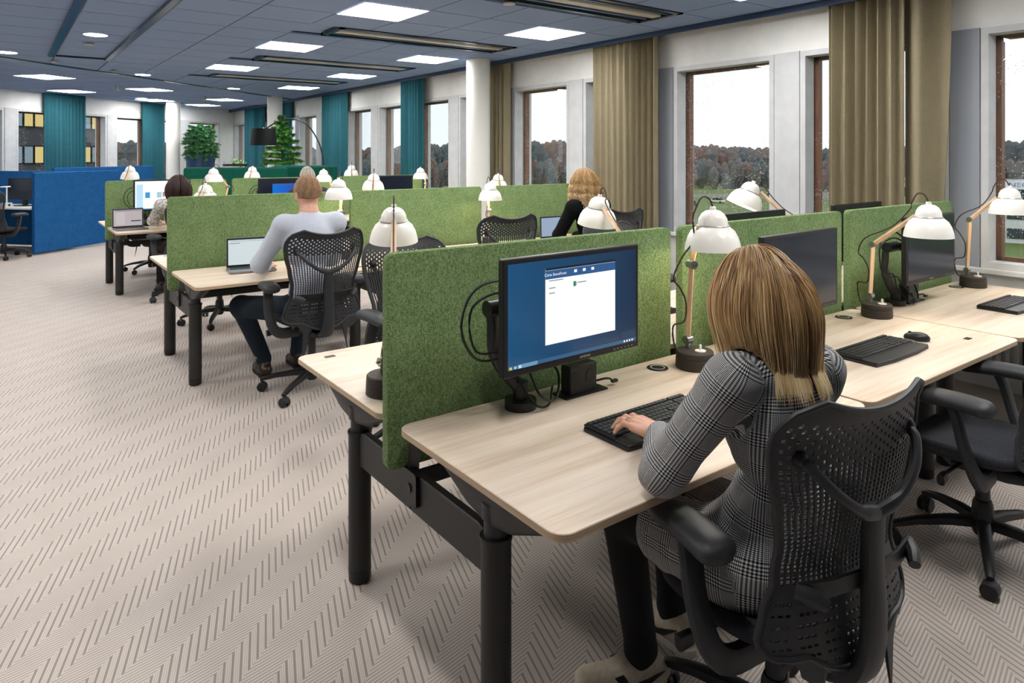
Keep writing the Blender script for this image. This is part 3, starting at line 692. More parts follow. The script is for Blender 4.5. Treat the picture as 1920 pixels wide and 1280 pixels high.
def lamp(base, elbow, head, label, aim=(0, 0, -1), zb=TZ, bar=None):
    """base xy, elbow xyz, head = middle of the shade rim xyz, aim = direction the shade opens to"""
    t = thing('desk_lamp', label, 'lamp', (base[0], base[1], zb), 0, 'white wooden-arm desk lamps'); B = Vector((base[0], base[1], zb))
    E = Vector(elbow) - B; H = Vector(head) - B; A = Vector(aim).normalized(); to = Vector((E.x, E.y, 0)); 
    lb = obj('lamp_base', base_me, t); obj('switch', knob_me, lb)
    P0 = Vector((0, .035, .105)); top = H - A * .1                      # hinge where the arm meets the hoop
    jt = MB().cyl((0, .035, .068), (0, .035, .1), .011, n=10).cyl((-.017, .035, .105), (.017, .035, .105), .017, n=14).cyl((-.026, .035, .105), (.026, .035, .105), .005, n=8)
    jt.build('base_joint', M['steel'], t)
    hd = (H - E); hd.z = 0; hd = hd.normalized() if hd.length > .01 else Vector((0, -1, 0)); side = hd.cross(Vector((0, 0, 1)))
    HP = top - hd * .066
    la = MB().sweep([P0, E], (.0125, .0125), 4, up=hd, p=2).build('lower_arm', M['armwood'], t, smooth=0)
    MB().cyl(E - side * .02, E + side * .02, .017, n=14).cyl(E - side * .028, E + side * .028, .005, n=8).build('elbow_joint', M['steel'], t)
    MB().sweep([E, HP], (.0125, .0125), 4, up=(side if abs((HP - E).normalized().z) > .9 else (0, 0, 1)), p=2).build('upper_arm', M['armwood'], t, smooth=0)
    q = A.rotation_difference(Vector((0, 0, -1))).inverted().to_matrix().to_4x4(); Mx = Matrix.Translation(H) @ q
    s = obj('shade', shade_me, t); s.matrix_local = Mx; b = obj('bulb', bulb_me, s)
    hoop = [top + Mx.to_3x3() @ Vector((.064 * math.cos(k * 2 * PI / 28), .064 * math.sin(k * 2 * PI / 28), 0)) for k in range(29)]
    MB().tube(hoop, .003, 6).build('hoop', M['steel'], t)
    tp = Mx @ Vector((0, 0, .176)); up = Vector((0, 0, 1)); bk = -hd
    cab = spline([tp, tp + up * .035 + bk * .02, tp + up * .04 + bk * .055, tp + bk * .085 - up * .01, HP + bk * .03 + up * .03, HP.lerp(E, .5) + up * .02 + bk * .01, E - hd * .0 + up * .03 + bk * .045, E + bk * .085 - up * .05, E.lerp(P0, .3) + bk * .05, E.lerp(P0, .5) + bk * .018, E.lerp(P0, .75) + bk * .022, P0 + bk * .07 + up * .06, P0 + bk * .06 - up * .03, Vector((0, .06, .05))], 5)
    MB().tube(cab, .0036, 6).build('cable', M['cable'], t)
    pl = bpy.data.lights.new('lamp_glow', 'POINT'); pl.energy = LAMP_W; pl.color = (1, .82, .6); pl.shadow_soft_size = .03
    lo = bpy.data.objects.new('lamp_light', pl); COL.objects.link(lo); lo.parent = s; lo.location = (0, 0, .022)
    return t
b0 = BY[0]
lamp((2.27, 1.82), (2.262, 1.83, 1.15), (2.36, 1.80, 1.205), 'white desk lamp with wooden arm, base beside the blonde woman\'s left shoulder', (0, 0, -1))
lamp((3.757, 1.81), (3.80, 1.85, 1.11), (3.77, 1.56, 1.18), 'white desk lamp with bent wooden arm on the empty second desk', (0, 0, -1))
lamp((5.108, 1.844), (5.10, 1.86, 1.17), (5.12, 1.645, 1.22), 'white desk lamp nearest the window, arm stretched to the right', (0, 0, -1))
# far side of the front bench
lamp((1.13, 2.29), (1.22, 2.42, 1.08), (1.50, 2.97, 1.185), 'large white desk lamp behind the nearest divider, seen from behind its arm', (.05, .1, -1))
lamp((2.55, 2.3), (2.62, 2.5, 1.1), (2.77, 2.92, 1.19), 'white desk lamp in front of the beige curtain behind the front bench', (.0, .15, -1))
lamp((4.0, 2.3), (4.06, 2.42, 1.12), (3.88, 2.72, 1.26), 'white desk lamp tilted to the left behind the second divider, by the window', (-.35, .25, -1))
lamp((2.27, 5.44), (2.27, 5.46, 1.12), (2.24, 5.43, 1.225), 'white desk lamp right of the man in the pale shirt')
lamp((3.757, 5.43), (3.757, 5.45, 1.06), (3.75, 5.42, 1.157), 'white desk lamp above the empty chair of the middle bench')
lamp((1.13, 5.91), (1.2, 6.04, 1.08), (1.45, 6.5, 1.165), 'white desk lamp half hidden behind the pale-shirted man\'s divider, left', (0, .1, -1))
lamp((2.75, 5.92), (2.85, 6.1, 1.1), (3.07, 6.54, 1.23), 'white desk lamp behind the middle bench, before the black far monitor', (0, .12, -1))
lamp((4.3, 5.92), (4.38, 6.1, 1.1), (4.6, 6.5, 1.2), 'white desk lamp peeking over the divider by the white column', (0, .12, -1))
lamp((2.27, 9.23), (2.34, 9.25, 1.18), (2.14, 9.15, 1.25), 'white desk lamp beside the white-screen monitor on the far bench')
lamp((3.757, 9.23), (3.72, 9.25, 1.12), (3.58, 9.2, 1.215), 'white desk lamp right of the grey-haired man')
lamp((5.13, 9.23), (5.21, 9.25, 1.14), (5.09, 9.2, 1.22), 'white desk lamp at the window end of the far bench')
lamp((1.13, 9.70), (1.2, 9.85, 1.1), (1.38, 10.35, 1.27), 'white desk lamp at the aisle end behind the far bench', (0, .12, -1))
lamp((2.7, 9.70), (2.75, 9.9, 1.1), (2.95, 10.35, 1.245), 'white desk lamp in front of the dark green sofa', (0, .12, -1))
lamp((4.25, 9.70), (4.3, 9.9, 1.1), (4.48, 10.35, 1.25), 'white desk lamp before the teal curtains behind the far bench', (0, .12, -1))
# ---------------------------------------------------------------- monitors
bez_me = {}
def monitor(x, y, zc, rz, label, screen, w_=.62, h_=.372, face=-1, ui=None, arm=True, zb=TZ):
    t = thing('monitor', label, 'monitor', (x, y, zb), math.radians(rz) + (PI if face > 0 else 0), 'desk monitors'); z = zc - zb; W, H = w_ / 2, h_ / 2
    c = MB().box(-W, W, 0, .028, z - H, z + H).build('casing', M['black'], t, smooth=0, bevel=.003, bseg=1)
    MB().sweep([(0, .028, z), (0, .055, z)], [(W * .75, H * .7), (W * .55, H * .5)], 4 * 4, up=(0, 0, 1), p=8).build('rear_shell', M['black'], t)
    b_ = .017
    MB().box(-W + b_, W - b_, -.0012, .002, z - H + b_ + .008, z + H - b_).build('screen', screen, c, smooth=0)
    if arm:
        ax = -.13
        a = MB().cyl((ax, .14, 0), (ax, .14, .03), .055, n=24).cyl((ax, .14, .03), (ax, .14, .09), .026, n=18)
        a.build('arm_base', M['black'], t)
        MB().sweep(spline([(ax, .14, .075), (ax - .03, .15, .1), (ax - .10, .15, .2), (ax - .12, .14, z - .02)], 4), [(.018, .024)] * 13, 10, p=3).build('arm_lower', M['graph'], t)
        MB().cyl((ax - .16, .115, z + .01), (ax - .05, .115, z + .01), .028, n=18).build('arm_hinge', M['black'], t)
        MB().sweep([(ax - .09, .12, z + .01), (0, .075, z), (0, .05, z)], [(.016, .024)] * 3, 8, p=3).box(-.05, .05, .05, .065, z - .05, z + .05).build('arm_upper', M['black'], t)
        MB().tube(spline([(-.05, .06, z - .04), (-.2, .1, z + .09), (-.34, .11, z + .08), (-.40, .1, z - .03), (-.34, .1, z - .14), (-.2, .1, z - .16), (ax, .11, z - .2), (ax + .02, .06, .06), (ax + .08, .05, .035), (ax + .13, .09, .1), (ax + .1, .12, .16)], 6), .0045, 6).build('cable', M['cableb'], t)
        MB().tube(spline([(-.05, .06, z - .05), (-.22, .09, z + .06), (-.345, .12, z + .02), (-.33, .12, z - .12), (-.2, .12, z - .15), (ax - .02, .12, .1), (ax + .01, .07, .025), (ax + .06, .06, .02), (ax + .11, .1, .06)], 6), .004, 6).build('cable', M['cableb'], t)
    for k in range(6): MB().box(W - .13 + k * .018, W - .124 + k * .018, -.0015, 0, z - H + .009, z - H + .012).build('button', mat('button_grey', '#8a8d92', .5), c, smooth=0)
    if ui: ui(t, c, z, W, H)
    return t
RX = Matrix.Rotation(PI / 2, 4, 'X')
def ui_main(t, c, z, W, H):
    def r(n, x0, x1, z0, z1, m_, d=-.0016): return MB().box(x0 * 2 * W - W, x1 * 2 * W - W, d, d + .0004, z - H + z0 * 2 * H, z - H + z1 * 2 * H).build(n, m_, c, smooth=0)
    white = glow('ui_white', '#f4f8fa', 1.0); bl = glow('ui_blue', '#2d5f96', .8); tb = glow('ui_taskbar', '#3a6a94', .7); dk = glow('ui_dark', '#0d2438', .6); gr = glow('ui_green', '#1f8a5a', .8)
    r('app_window', .275, .80, .21, .88, white); r('title_bar', .275, .80, .785, .86, bl, -.0021); r('window_caption', .275, .80, .862, .882, dk, -.0021)
    r('taskbar', .027, .973, .065, .098, tb, -.0018); r('task_button', .09, .22, .065, .098, glow('ui_task2', '#6aa3c8', .8), -.0022)
    r('notification', .845, .965, .11, .175, glow('ui_note', '#1c4160', .7), -.002); r('file_icon', .475, .492, .69, .735, gr, -.0022); r('file_icon', .493, .5, .695, .73, glow('ui_mint', '#9fd3bd', .8), -.0022)
    for k in range(3): r('tool_icon', .48 + k * .065, .5 + k * .065, .815, .84, white, -.0025)
    for k in range(4): r('tray_icon', .87 + k * .022, .88 + k * .022, .073, .09, white, -.0025)
    for k in range(3): r('task_icon', .035 + k * .03, .052 + k * .03, .07, .092, glow('ui_icon%d' % k, ('#d8d35a', '#9fd0f0', '#e8eef4')[k], .8), -.0025)
    g = glow('ui_grey', '#9aa6b0', .7)
    for x0, x1, zz in ((.30, .345, .70), (.30, .34, .655), (.505, .57, .715), (.30, .40, .765)): r('text_line', x0, x1, zz, zz + .009, g, -.0022)
    text('window_lettering', 'Citrix StoreFront', .0135, white, c, Matrix.Translation((-W + .345 * 2 * W, -.0028, z - H + .822 * 2 * H)) @ RX)
    text('brand_lettering', 'SAMSUNG', .011, mat('logo_grey', '#c9ccd0', .4), c, Matrix.Translation((.04, -.0006, z - H + .012)) @ RX)
def ui_brand(t, c, z, W, H): text('brand_lettering', 'SAMSUNG', .011, mat('logo_grey', '#c9ccd0', .4), c, Matrix.Translation((0, -.0006, z - H + .012)) @ RX)
def ui_shop(t, c, z, W, H):
    def r(n, x0, x1, z0, z1, m_, d=-.0016): return MB().box(x0 * 2 * W - W, x1 * 2 * W - W, d, d + .0004, z - H + z0 * 2 * H, z - H + z1 * 2 * H).build(n, m_, c, smooth=0)
    r('side_pane', .05, .16, .08, .85, glow('ui_paleblue', '#b9dcf4', 1.0)); r('picture', .20, .28, .42, .60, glow('ui_pic1', '#3f9bd0', .9)); r('picture', .40, .48, .42, .60, glow('ui_pic2', '#a7d4dc', .9)); r('picture', .50, .58, .45, .60, glow('ui_pic3', '#b98a8a', .9)); r('task_strip', .03, .97, .06, .09, glow('ui_strip', '#5aa7d8', .8))
def ui_wall(t, c, z, W, H):
    MB().box(-.42 * W, .62 * W, -.0016, -.0012, z - .75 * H, z + .62 * H).build('wallpaper', screen_mat('wallpaper_blue', '#0c6fd0', '#2b4ab8', 1.0), c, smooth=0)
    MB().box(-.42 * W, .62 * W, -.002, -.0016, z + .55 * H, z + .62 * H).build('title_strip', glow('ui_strip2', '#5a7a9a', .6), c, smooth=0)
monitor(1.565, 1.75, 1.084, 1.5, 'large lit monitor with a white window on a blue desktop', screen_mat('screen_blue', '#1c5480', '#14304e', .8, 0), ui=ui_main)
monitor(2.945, 1.75, 1.057, 2, 'dark switched-off monitor behind the woman in the checked blazer', M['screenoff'], .645, ui=ui_brand)
monitor(4.27, 1.75, 1.065, 0, 'dark switched-off monitor on a black arm nearest the window', M['screenoff'], .62, ui=ui_brand)
monitor(3.43, 2.36, 1.085, 0, 'monitor seen only as a dark top edge behind the second divider', M['screenoff'], face=1)
monitor(4.6, 2.36, 1.085, 0, 'monitor seen only as a dark top edge behind the window divider', M['screenoff'], face=1)
monitor(1.567, 9.16, 1.105, 0, 'monitor with a bright white page before the dark-haired woman', glow('screen_white', '#f0f6fa', 1.05), ui=ui_shop)
monitor(3.0, 9.16, 1.09, 0, 'monitor with blue wallpaper before the grey-haired man', glow('screen_navy', '#071a33', .6), ui=ui_wall)
monitor(4.66, 9.16, 1.095, 0, 'black switched-off monitor on the far bench near the windows', M['screenoff'], .56)
# ---------------------------------------------------------------- keyboards, mouse, power modules, laptops
def keyboard_me():
    P = [(-.235, -.1), (-.1, -.112), (.1, -.112), (.235, -.1), (.235, .09), (.22, .1), (-.22, .1), (-.235, .09)]
    m = MB().prism(P, 0, .012); m.box(-.228, .228, -.04, .097, .012, .02)
    rest = MB().prism([(-.232, -.1), (-.1, -.112), (.1, -.112), (.232, -.1), (.232, -.042), (-.232, -.042)], .012, .019)
    k = MB(); kx = .0192
    for r_ in range(6):
        y = -.034 + r_ * .0205 + (.006 if r_ == 5 else 0); x = -.222
        while x < .218:
            w_ = kx
            if r_ == 0 and -.13 < x < .0: w_ = kx * 6
            elif x < -.22 and r_ < 4: w_ = kx * (1.6 - .2 * r_)
            if .068 < x < .078 or .135 < x < .143: x += .006
            k.prism([(x + .0012, y), (x + w_ - .0022, y), (x + w_ - .0022, y + .0165), (x + .0012, y + .0165)], .02, .0245); x += w_
    return m.mesh('keyboard_body', M['black'], smooth=30, bevel=.002, bseg=1), rest.mesh('palm_rest', mat('palm_rest', '#2b2d31', .35), smooth=30, bevel=.002, bseg=1), k.mesh('keycaps', M['keys'], smooth=0, fix=False)
KB = keyboard_me()
for x, y, rz, l in ((1.70, 1.515, 0, 'black keyboard under the hand of the woman in the checked blazer'), (3.09, 1.475, 0, 'black keyboard with palm rest on the empty second desk'), (4.63, 1.475, 0, 'black keyboard on the desk nearest the window'), (2.75, 2.6, 180, 'black keyboard seen through the gap between two dividers')):
    t = thing('keyboard', l, 'keyboard', (x, y, TZ), math.radians(rz), 'black keyboards'); obj('keyboard_body', KB[0], t); obj('palm_rest', KB[1], t); stuff(obj('keycaps', KB[2], t))
    MB().box(-.075, -.055, .085, .092, .0201, .0206).build('maker_mark', M['white'], t, smooth=0)
t = thing('computer_mouse', 'black wireless mouse beside the keyboard on the empty desk', 'mouse', (3.43, 1.47, TZ), math.radians(25))
R = []
for z, a in ((0.002, .95), (.012, 1), (.022, .93), (.031, .72), (.036, .38), (.037, .05)):
    R.append([(.034 * a * math.cos(2 * PI * k / 24) * (1 - .12 * math.sin(2 * PI * k / 24)), .055 * a * math.sin(2 * PI * k / 24) - .008 * (1 - a), z) for k in range(24)])
MB().rings(R).build('shell', M['black'], t, smooth=60); MB().lathe([(.031, 0), (.032, .003), (.031, .006)], 24, M_=Matrix.Diagonal((1, 1.62, 1, 1))).build('base_strip', mat('mouse_strip', '#b9b6b0', .4), t)
MB().cyl((-.004, .028, .03), (.004, .028, .03), .009, n=14).build('scroll_wheel', M['graph'], t)
def power(x, y, label, rz=0):
    t = thing('power_module', label, 'power socket', (x, y, TZ), rz, 'desk power modules')
    MB().box(-.065, .065, -.01, .045, 0, .105).build('housing', M['metalblk'], t, smooth=0, bevel=.004, bseg=1)
    for sx in (-.038, .03): MB().cyl((sx, -.0115, .06), (sx, -.009, .06), .022, n=20).build('socket', M['black'], t)
    MB().box(-.1, .1, -.03, .05, 0, .006).build('clamp_plate', M['black'], t, smooth=0)
    MB().tube(spline([(.065, .0, .03), (.1, -.01, .034), (.125, -.012, .03), (.14, -.012, .02)], 5), .004, 6).box(.138, .165, -.018, -.005, .012, .022).build('usb_cable', M['cableb'], t)
power(1.70, 1.87, 'black power socket block under the large lit monitor'); power(4.30, 1.87, 'black power socket block under the monitor nearest the window')
power(2.98, 1.87, 'black power socket block under the dark monitor of second desk')
power(3.16, 5.56, 'black power sockets by the divider left of the empty chair'); power(4.62, 5.56, 'black power sockets beside the woman in black\'s laptop')
def laptop(x, y, rz, label, screen, ui=None, ang=108, w_=.325, d_=.225):
    t = thing('laptop', label, 'laptop', (x, y, TZ), math.radians(rz), 'open laptops'); al = mat('laptop_alu', '#8d8f93', .35, .7)
    MB().prism(rrect(-w_ / 2, w_ / 2, -d_ / 2, d_ / 2, .01), .003, .016).build('base', al, t, smooth=30)
    kb = MB()
    for r_ in range(5):
        for c_ in range(13): kb.box(-.143 + c_ * .022, -.143 + c_ * .022 + .019, -.01 + r_ * .021, -.01 + r_ * .021 + .0175, .016, .0175)
    stuff(kb.build('keys', M['black'], t, smooth=0, fix=False))
    lid = MB().prism(rrect(-w_ / 2, w_ / 2, 0, .22, .01), -.004, .003).build('lid', al, t, smooth=30); lid.location = (0, d_ / 2 - .004, .016); lid.rotation_euler = (math.radians(180 - ang), 0, 0)
    # lid local: y runs up the lid, +z faces back; -z faces the user
    lid.rotation_euler = (math.radians(ang - 20) - PI / 2 + PI / 2, 0, 0)
    MB().box(-w_ / 2 + .004, w_ / 2 - .004, .004, .216, .003, .0036).build('bezel', M['black'], lid, smooth=0)
    MB().box(-w_ / 2 + .014, w_ / 2 - .014, .018, .204, .0036, .0042).build('screen', screen, lid, smooth=0)
    if ui:
        for x0, x1, y0, y1, m_ in ui: MB().box(x0 * w_, x1 * w_, y0 * .22, y1 * .22, .0042, .0046).build('window_area', m_, lid, smooth=0)
    return t
pale = glow('lap_pale', '#d7e3e6', .85)
laptop(1.50, 5.28, -8, 'open laptop in front of the man in the pale shirt', pale, [(-.43, -.2, .80, .82, glow('lap_line', '#7f8f98', .6)), (-.40, .42, .86, .9, glow('lap_bar', '#c0d3d8', .8))])
laptop(1.20, 8.96, 6, 'open laptop beside the white-screen monitor of the dark-haired woman', glow('lap_pink', '#cbbfc0', .75), [(-.40, .43, .86, .91, glow('lap_violet', '#8f8aa8', .7)), (.1, .42, .3, .36, glow('lap_navy', '#3a4a80', .6)), (-.38, -.1, .15, .8, glow('lap_grey', '#d6cfd0', .75))])
laptop(4.50, 5.28, -4, 'open laptop of the woman in black', glow('lap_blue', '#9fb2cc', .8))
# ---------------------------------------------------------------- blue booths at the back left
def W2(p, a, b): q = np.array(p) + E1 * a + E2 * b; return (float(q[0]), float(q[1]))
BC = (0.4176, 13.215)
def bluepanel(a, b, ln, dirn, z1, label, z0=.03):
    x, y = W2(BC, a, b); o = MB().box(0, ln, -.03, .03, z0, z1).build('partition', M['blue'], smooth=0, bevel=.01); o.location = (x, y, 0); o.rotation_euler = (0, 0, ANG + (PI / 2 if dirn else 0))
    return tag(o, label, 'partition', 'blue fabric partitions')
bluepanel(0, 0, 1.75, 0, 1.30, 'large blue fabric partition standing left of the far bench')
bluepanel(.86, .07, 3.0, 1, 1.30, 'blue fabric partition behind the white task lamp')
bluepanel(1.9, 1.6, 2.6, 0, 1.33, 'blue fabric partition behind the far bench lamps, left of the sofa')
bluepanel(-1.6, 3.1, 3.4, 0, 1.36, 'long blue fabric partition in front of the far wall windows')
x, y = W2(BC, .42, 1.0)
t = thing('booth_desk', 'white desk inside the blue partitions at the left edge', 'desk', (x, y, 0), ANG)
MB().prism(rrect(-.4, .4, -.93, 1.4, .02), .715, .737).build('tabletop', M['white'], t, smooth=30)
for sy in (-.6, 1.2): MB().cyl((0, sy, 0), (0, sy, .715), .035, n=16).build('leg', M['metalblk'], t)
x, y = W2(BC, .1, .62)
t = thing('task_lamp', 'small white task lamp with flat head on the booth desk', 'lamp', (x, y, .737), ANG)
MB().box(-.06, .06, -.05, .05, 0, .075).build('base', M['white'], t, smooth=0, bevel=.006); MB().cyl((0, 0, .07), (0, 0, .33), .011, n=10).build('stem', M['white'], t); MB().box(-.1, .05, -.025, .025, .325, .342).build('head', M['white'], t, smooth=0, bevel=.004); MB().cyl((.0, -.052, .04), (.0, -.049, .04), .02, n=16).build('dial', M['graph'], t)
x, y = W2(BC, .42, .66)
t = thing('monitor', 'black monitor inside the blue booth behind the white task lamp', 'monitor', (x, y, .737), ANG - PI / 2, 'desk monitors')
MB().box(-.3, .3, 0, .03, .1, .46).build('casing', M['black'], t, smooth=0, bevel=.004); MB().box(-.04, .04, .03, .06, 0, .3).build('stand', M['black'], t, smooth=0); MB().box(-.12, .12, -.06, .1, 0, .012).build('foot', M['black'], t, smooth=0); MB().box(-.285, .285, -.001, .001, .115, .445).build('screen', M['screenoff'], t, smooth=0)
x, y = W2(BC, -.32, .2); o = copy_tree(proto); o.location = (x, y, 0); o.rotation_euler = (0, 0, ANG - PI / 2); tag(o, 'black office chair at the left photo edge inside the blue booth', 'chair', 'black mesh office chairs')
x, y = at(100, 318, 1.30); t = thing('curved_monitor', 'black monitor top showing above the blue partition', 'monitor', (*W2(BC, .25, 2.76), .0), ANG); 
MB().sweep(spline([(-.42, -.04, 1.2), (-.2, .0, 1.2), (.2, .0, 1.2), (.42, -.04, 1.2)], 5), [(.012, .2)] * 16, 8, p=6).build('casing', M['black'], t); MB().box(-.03, .03, .0, .04, .74, 1.2).build('stand', M['black'], t, smooth=0); MB().box(-.4, .4, -.2, .2, .715, .737).build('tabletop_shelf', M['white'], t, smooth=0)
for s_ in (-.3, .3): MB().cyl((s_, 0, 0), (s_, 0, .715), .03, n=12).build('leg', M['metalblk'], t)
# ---------------------------------------------------------------- sofas, plants, arc lamp
def sofa(u0, u1, v, d, zt, label):
    r = [(u - 960) / FPX for u in (u0, u1)]; P = [FW * d + RT * q * d for q in r]; L = float(np.hypot(*(P[1] - P[0]))); a = math.atan2(*(P[1] - P[0])[::-1]); t = thing('high_back_sofa', label, 'sofa', (P[0][0], P[0][1], 0), a, 'dark green sofas')
    MB().box(0, L, 0, .16, .1, zt).build('back', M['sofa'], t, smooth=40, bevel=.05, bseg=4); MB().box(.02, L - .02, .16, .66, .12, .45).build('seat', M['sofa'], t, smooth=40, bevel=.04, bseg=3)
    for sx in (.0, L - .12): MB().box(sx, sx + .12, .1, .66, .1, zt - .35).build('side', M['sofa'], t, smooth=40, bevel=.04, bseg=3)
    for sx in (.15, L - .15):
        for sy in (.1, .6): MB().cyl((sx, sy, 0), (sx, sy, .12), .02, n=10).build('leg', M['metalblk'], t)
sofa(342, 536, 314, 11.7, 1.366, 'dark green high-back sofa in front of the potted fir'); sofa(512, 630, 310, 12.6, 1.385, 'dark green high-back sofa at the foot of the arc lamp')
def fir(x, y, z0, h, rad, label, potm, pot, seed, group='potted firs', pw=.8):
    t = thing('potted_fir', label, 'plant', (x, y, 0), 0, group); R_ = random.Random(seed)
    rt, rb, zp = pot; pb = MB().lathe([(rb, 0), (rt, zp), (rt - .02, zp), (rt - .03, zp - .06), (0, zp - .06)], 32).build('pot', potm, t)
    MB().tube([(0, 0, zp - .07), (.01, 0, z0 + h * .5), (0, 0, z0 + h * .97)], .018, 8).build('trunk', mat('bark', '#4a3a2a', .9), t)
    m = MB(); br = MB(); nw = 11
    for k in range(nw):
        f = k / (nw - 1); z = z0 + h * (.04 + .92 * f); r = rad * (1 - f) ** pw * (1 if f > .12 else .85) + .05; nb = 9 if f < .8 else 6
        for b in range(nb):
            a = 2 * PI * (b + .5 * (k % 2)) / nb + R_.uniform(-.2, .2); L = r * R_.uniform(.8, 1.1); el = .25 + .5 * f + R_.uniform(-.1, .1)
            p = [Vector((math.cos(a) * L * s, math.sin(a) * L * s, z + L * (el * s - .35 * s * s))) for s in (0, .25, .5, .75, 1)]
            br.tube(p, .006, 4); d2 = Vector((-math.sin(a), math.cos(a), 0)); ou = Vector((math.cos(a), math.sin(a), 0))
            def twig(q0, q1, n_, ln):
                ax_ = (q1 - q0).normalized(); s1 = ax_.cross(Vector((0, 0, 1))).normalized(); s2 = s1.cross(ax_)
                for i in range(n_):
                    q = q0.lerp(q1, i / n_)
                    for w_ in range(4):
                        an = 2 * PI * w_ / 4 + i * .8; dr = (s1 * math.cos(an) + s2 * math.sin(an) + ax_ * .7).normalized() * ln; pe = dr.cross(ax_).normalized() * .009
                        o_ = len(m.v); m.v += [tuple(q - pe), tuple(q + pe), tuple(q + dr)]; m.f.append((o_, o_ + 1, o_ + 2))
            for q0, q1 in zip(p, p[1:]): twig(q0, q1, 7, .065)
            for s in (1, 2, 3):
                for sg in (-1, 1):
                    q0 = p[s]; q1 = q0 + (ou * .6 + d2 * sg * .8).normalized() * L * .33 * (1.25 - s * .25) + Vector((0, 0, -.02)); br.tube([q0, q1], .004, 3); twig(q0, q1, 8, .06)
    br.build('branches', mat('bark', '#4a3a2a', .9), t, fix=False); stuff(m.build('needles', leaf_mat('needles_%s' % seed, '#1d5a22', '#5d9c3c') if seed == 3 else leaf_mat('needles_%s' % seed, '#1f5a34', '#558f58'), t, smooth=0, fix=False))
    return t
d = 16.0; p = FW * d + RT * (376 - 960) / FPX * d; fir(p[0], p[1], 1.5, .74, .42, 'bushy fir in a dark blue tall pot in the far corner', mat('blue_pot', '#1b3556', .4), (.31, .26, 1.56), 5, pw=.35)
d = 14.0; p = FW * d + RT * (528 - 960) / FPX * d; fir(p[0], p[1], .95, 1.42, .56, 'tall bright green fir beside the black arc lamp shade', mat('brown_pot', '#4a342a', .6), (.25, .2, .8), 3)
t = thing('small_plant', 'small bright green leafy plant on top of the green sofa', 'plant', (*(FW * 12.75 + RT * (398 - 960) / FPX * 11.78), 1.40)); m = MB()
for k in range(40):
    a = random.uniform(0, 6.28); r_ = random.uniform(.02, .2); z = random.uniform(.0, .1); q = Vector((r_ * math.cos(a), r_ * math.sin(a) * .4, z)); e = Vector((math.cos(a), math.sin(a), .6)) * .045; s_ = Vector((-math.sin(a), math.cos(a), 0)) * .022
    o_ = len(m.v); m.v += [tuple(q), tuple(q + e * .5 + s_), tuple(q + e), tuple(q + e * .5 - s_)]; m.f.append((o_, o_ + 1, o_ + 2, o_ + 3))
stuff(m.build('leaves', mat('bright_leaf', '#79b84a', .5), t, smooth=0, fix=False)); MB().box(-.2, .2, -.07, .07, -.03, .012).build('trough', M['black'], t, smooth=0)
d = 13.0
def q3(u, v, dd=d): p = FW * dd + RT * (u - 960) / FPX * dd; return (p[0], p[1], CZ - (v - HZ) / FPX * dd)
bx, by, _ = q3(608, 300); t = thing('arc_floor_lamp', 'black arc floor lamp with a big black drum shade', 'lamp', (bx, by, 0)); ofs = Vector((bx, by, 0))
MB().lathe([(.0, 0), (.19, 0), (.19, .025), (.02, .03), (.015, .06)], 28).build('base', M['black'], t)
pts = [Vector((bx, by, .03))] + [Vector(q3(u, v)) for u, v in ((608, 330), (606, 300), (598, 268), (580, 238), (560, 225), (540, 223), (515, 231), (496, 243))]
MB().tube([p - ofs for p in spline(pts, 6)], .013, 8).build('arc', M['black'], t)
cx_, cy_, cz_ = q3(494, 272); rr = 24.5 / FPX * d; hh = 31 / FPX * d
MB().lathe([(rr, 0), (rr * .87, hh), (rr * .86, hh), (rr * .99, 0)], 40, (cx_ - bx, cy_ - by, cz_), closed=True).build('shade', mat('black_shade', '#0a0b0f', .6, spec=.2), t)
MB().ball((cx_ - bx, cy_ - by, cz_ + hh * .5), .05, 12, 8).cyl((cx_ - bx, cy_ - by, cz_ + hh * .5), (cx_ - bx, cy_ - by, cz_ + hh + .02), .012, n=8).build('bulb', M['shade'], t)
# ---------------------------------------------------------------- people: smooth-union distance fields meshed with surface nets
def A3(p): return np.array(p, float)
def C_(a, b, r1, r2=None, fl=None): return ('c', A3(a), A3(b), r1, r1 if r2 is None else r2, fl)
def L_(c, r, R=None): return ('e', A3(c), A3(r), R)
def sdf(p, P):
    if p[0] == 'c':
        _, a, b, r1, r2, fl = p; q = P - a; d = b - a
        if fl is not None:
            n, f = A3(fl[0]), fl[1]; q = q + n * ((q @ n) * (1 / f - 1))[..., None]
        t = np.clip((q @ d) / (d @ d + 1e-12), 0, 1); v = q - t[..., None] * d
        return np.sqrt((v * v).sum(-1)) - (r1 + (r2 - r1) * t)
    _, c, r, R = p; q = P - c
    if R is not None: q = q @ R
    k0 = np.sqrt(((q / r) ** 2).sum(-1)); k1 = np.sqrt(((q / (r * r)) ** 2).sum(-1)) + 1e-9
    return k0 * (k0 - 1) / k1
def pbox(p):
    if p[0] == 'c': m = max(p[3], p[4]); return np.minimum(p[1], p[2]) - m, np.maximum(p[1], p[2]) + m
    m = max(p[2]); return p[1] - m, p[1] + m
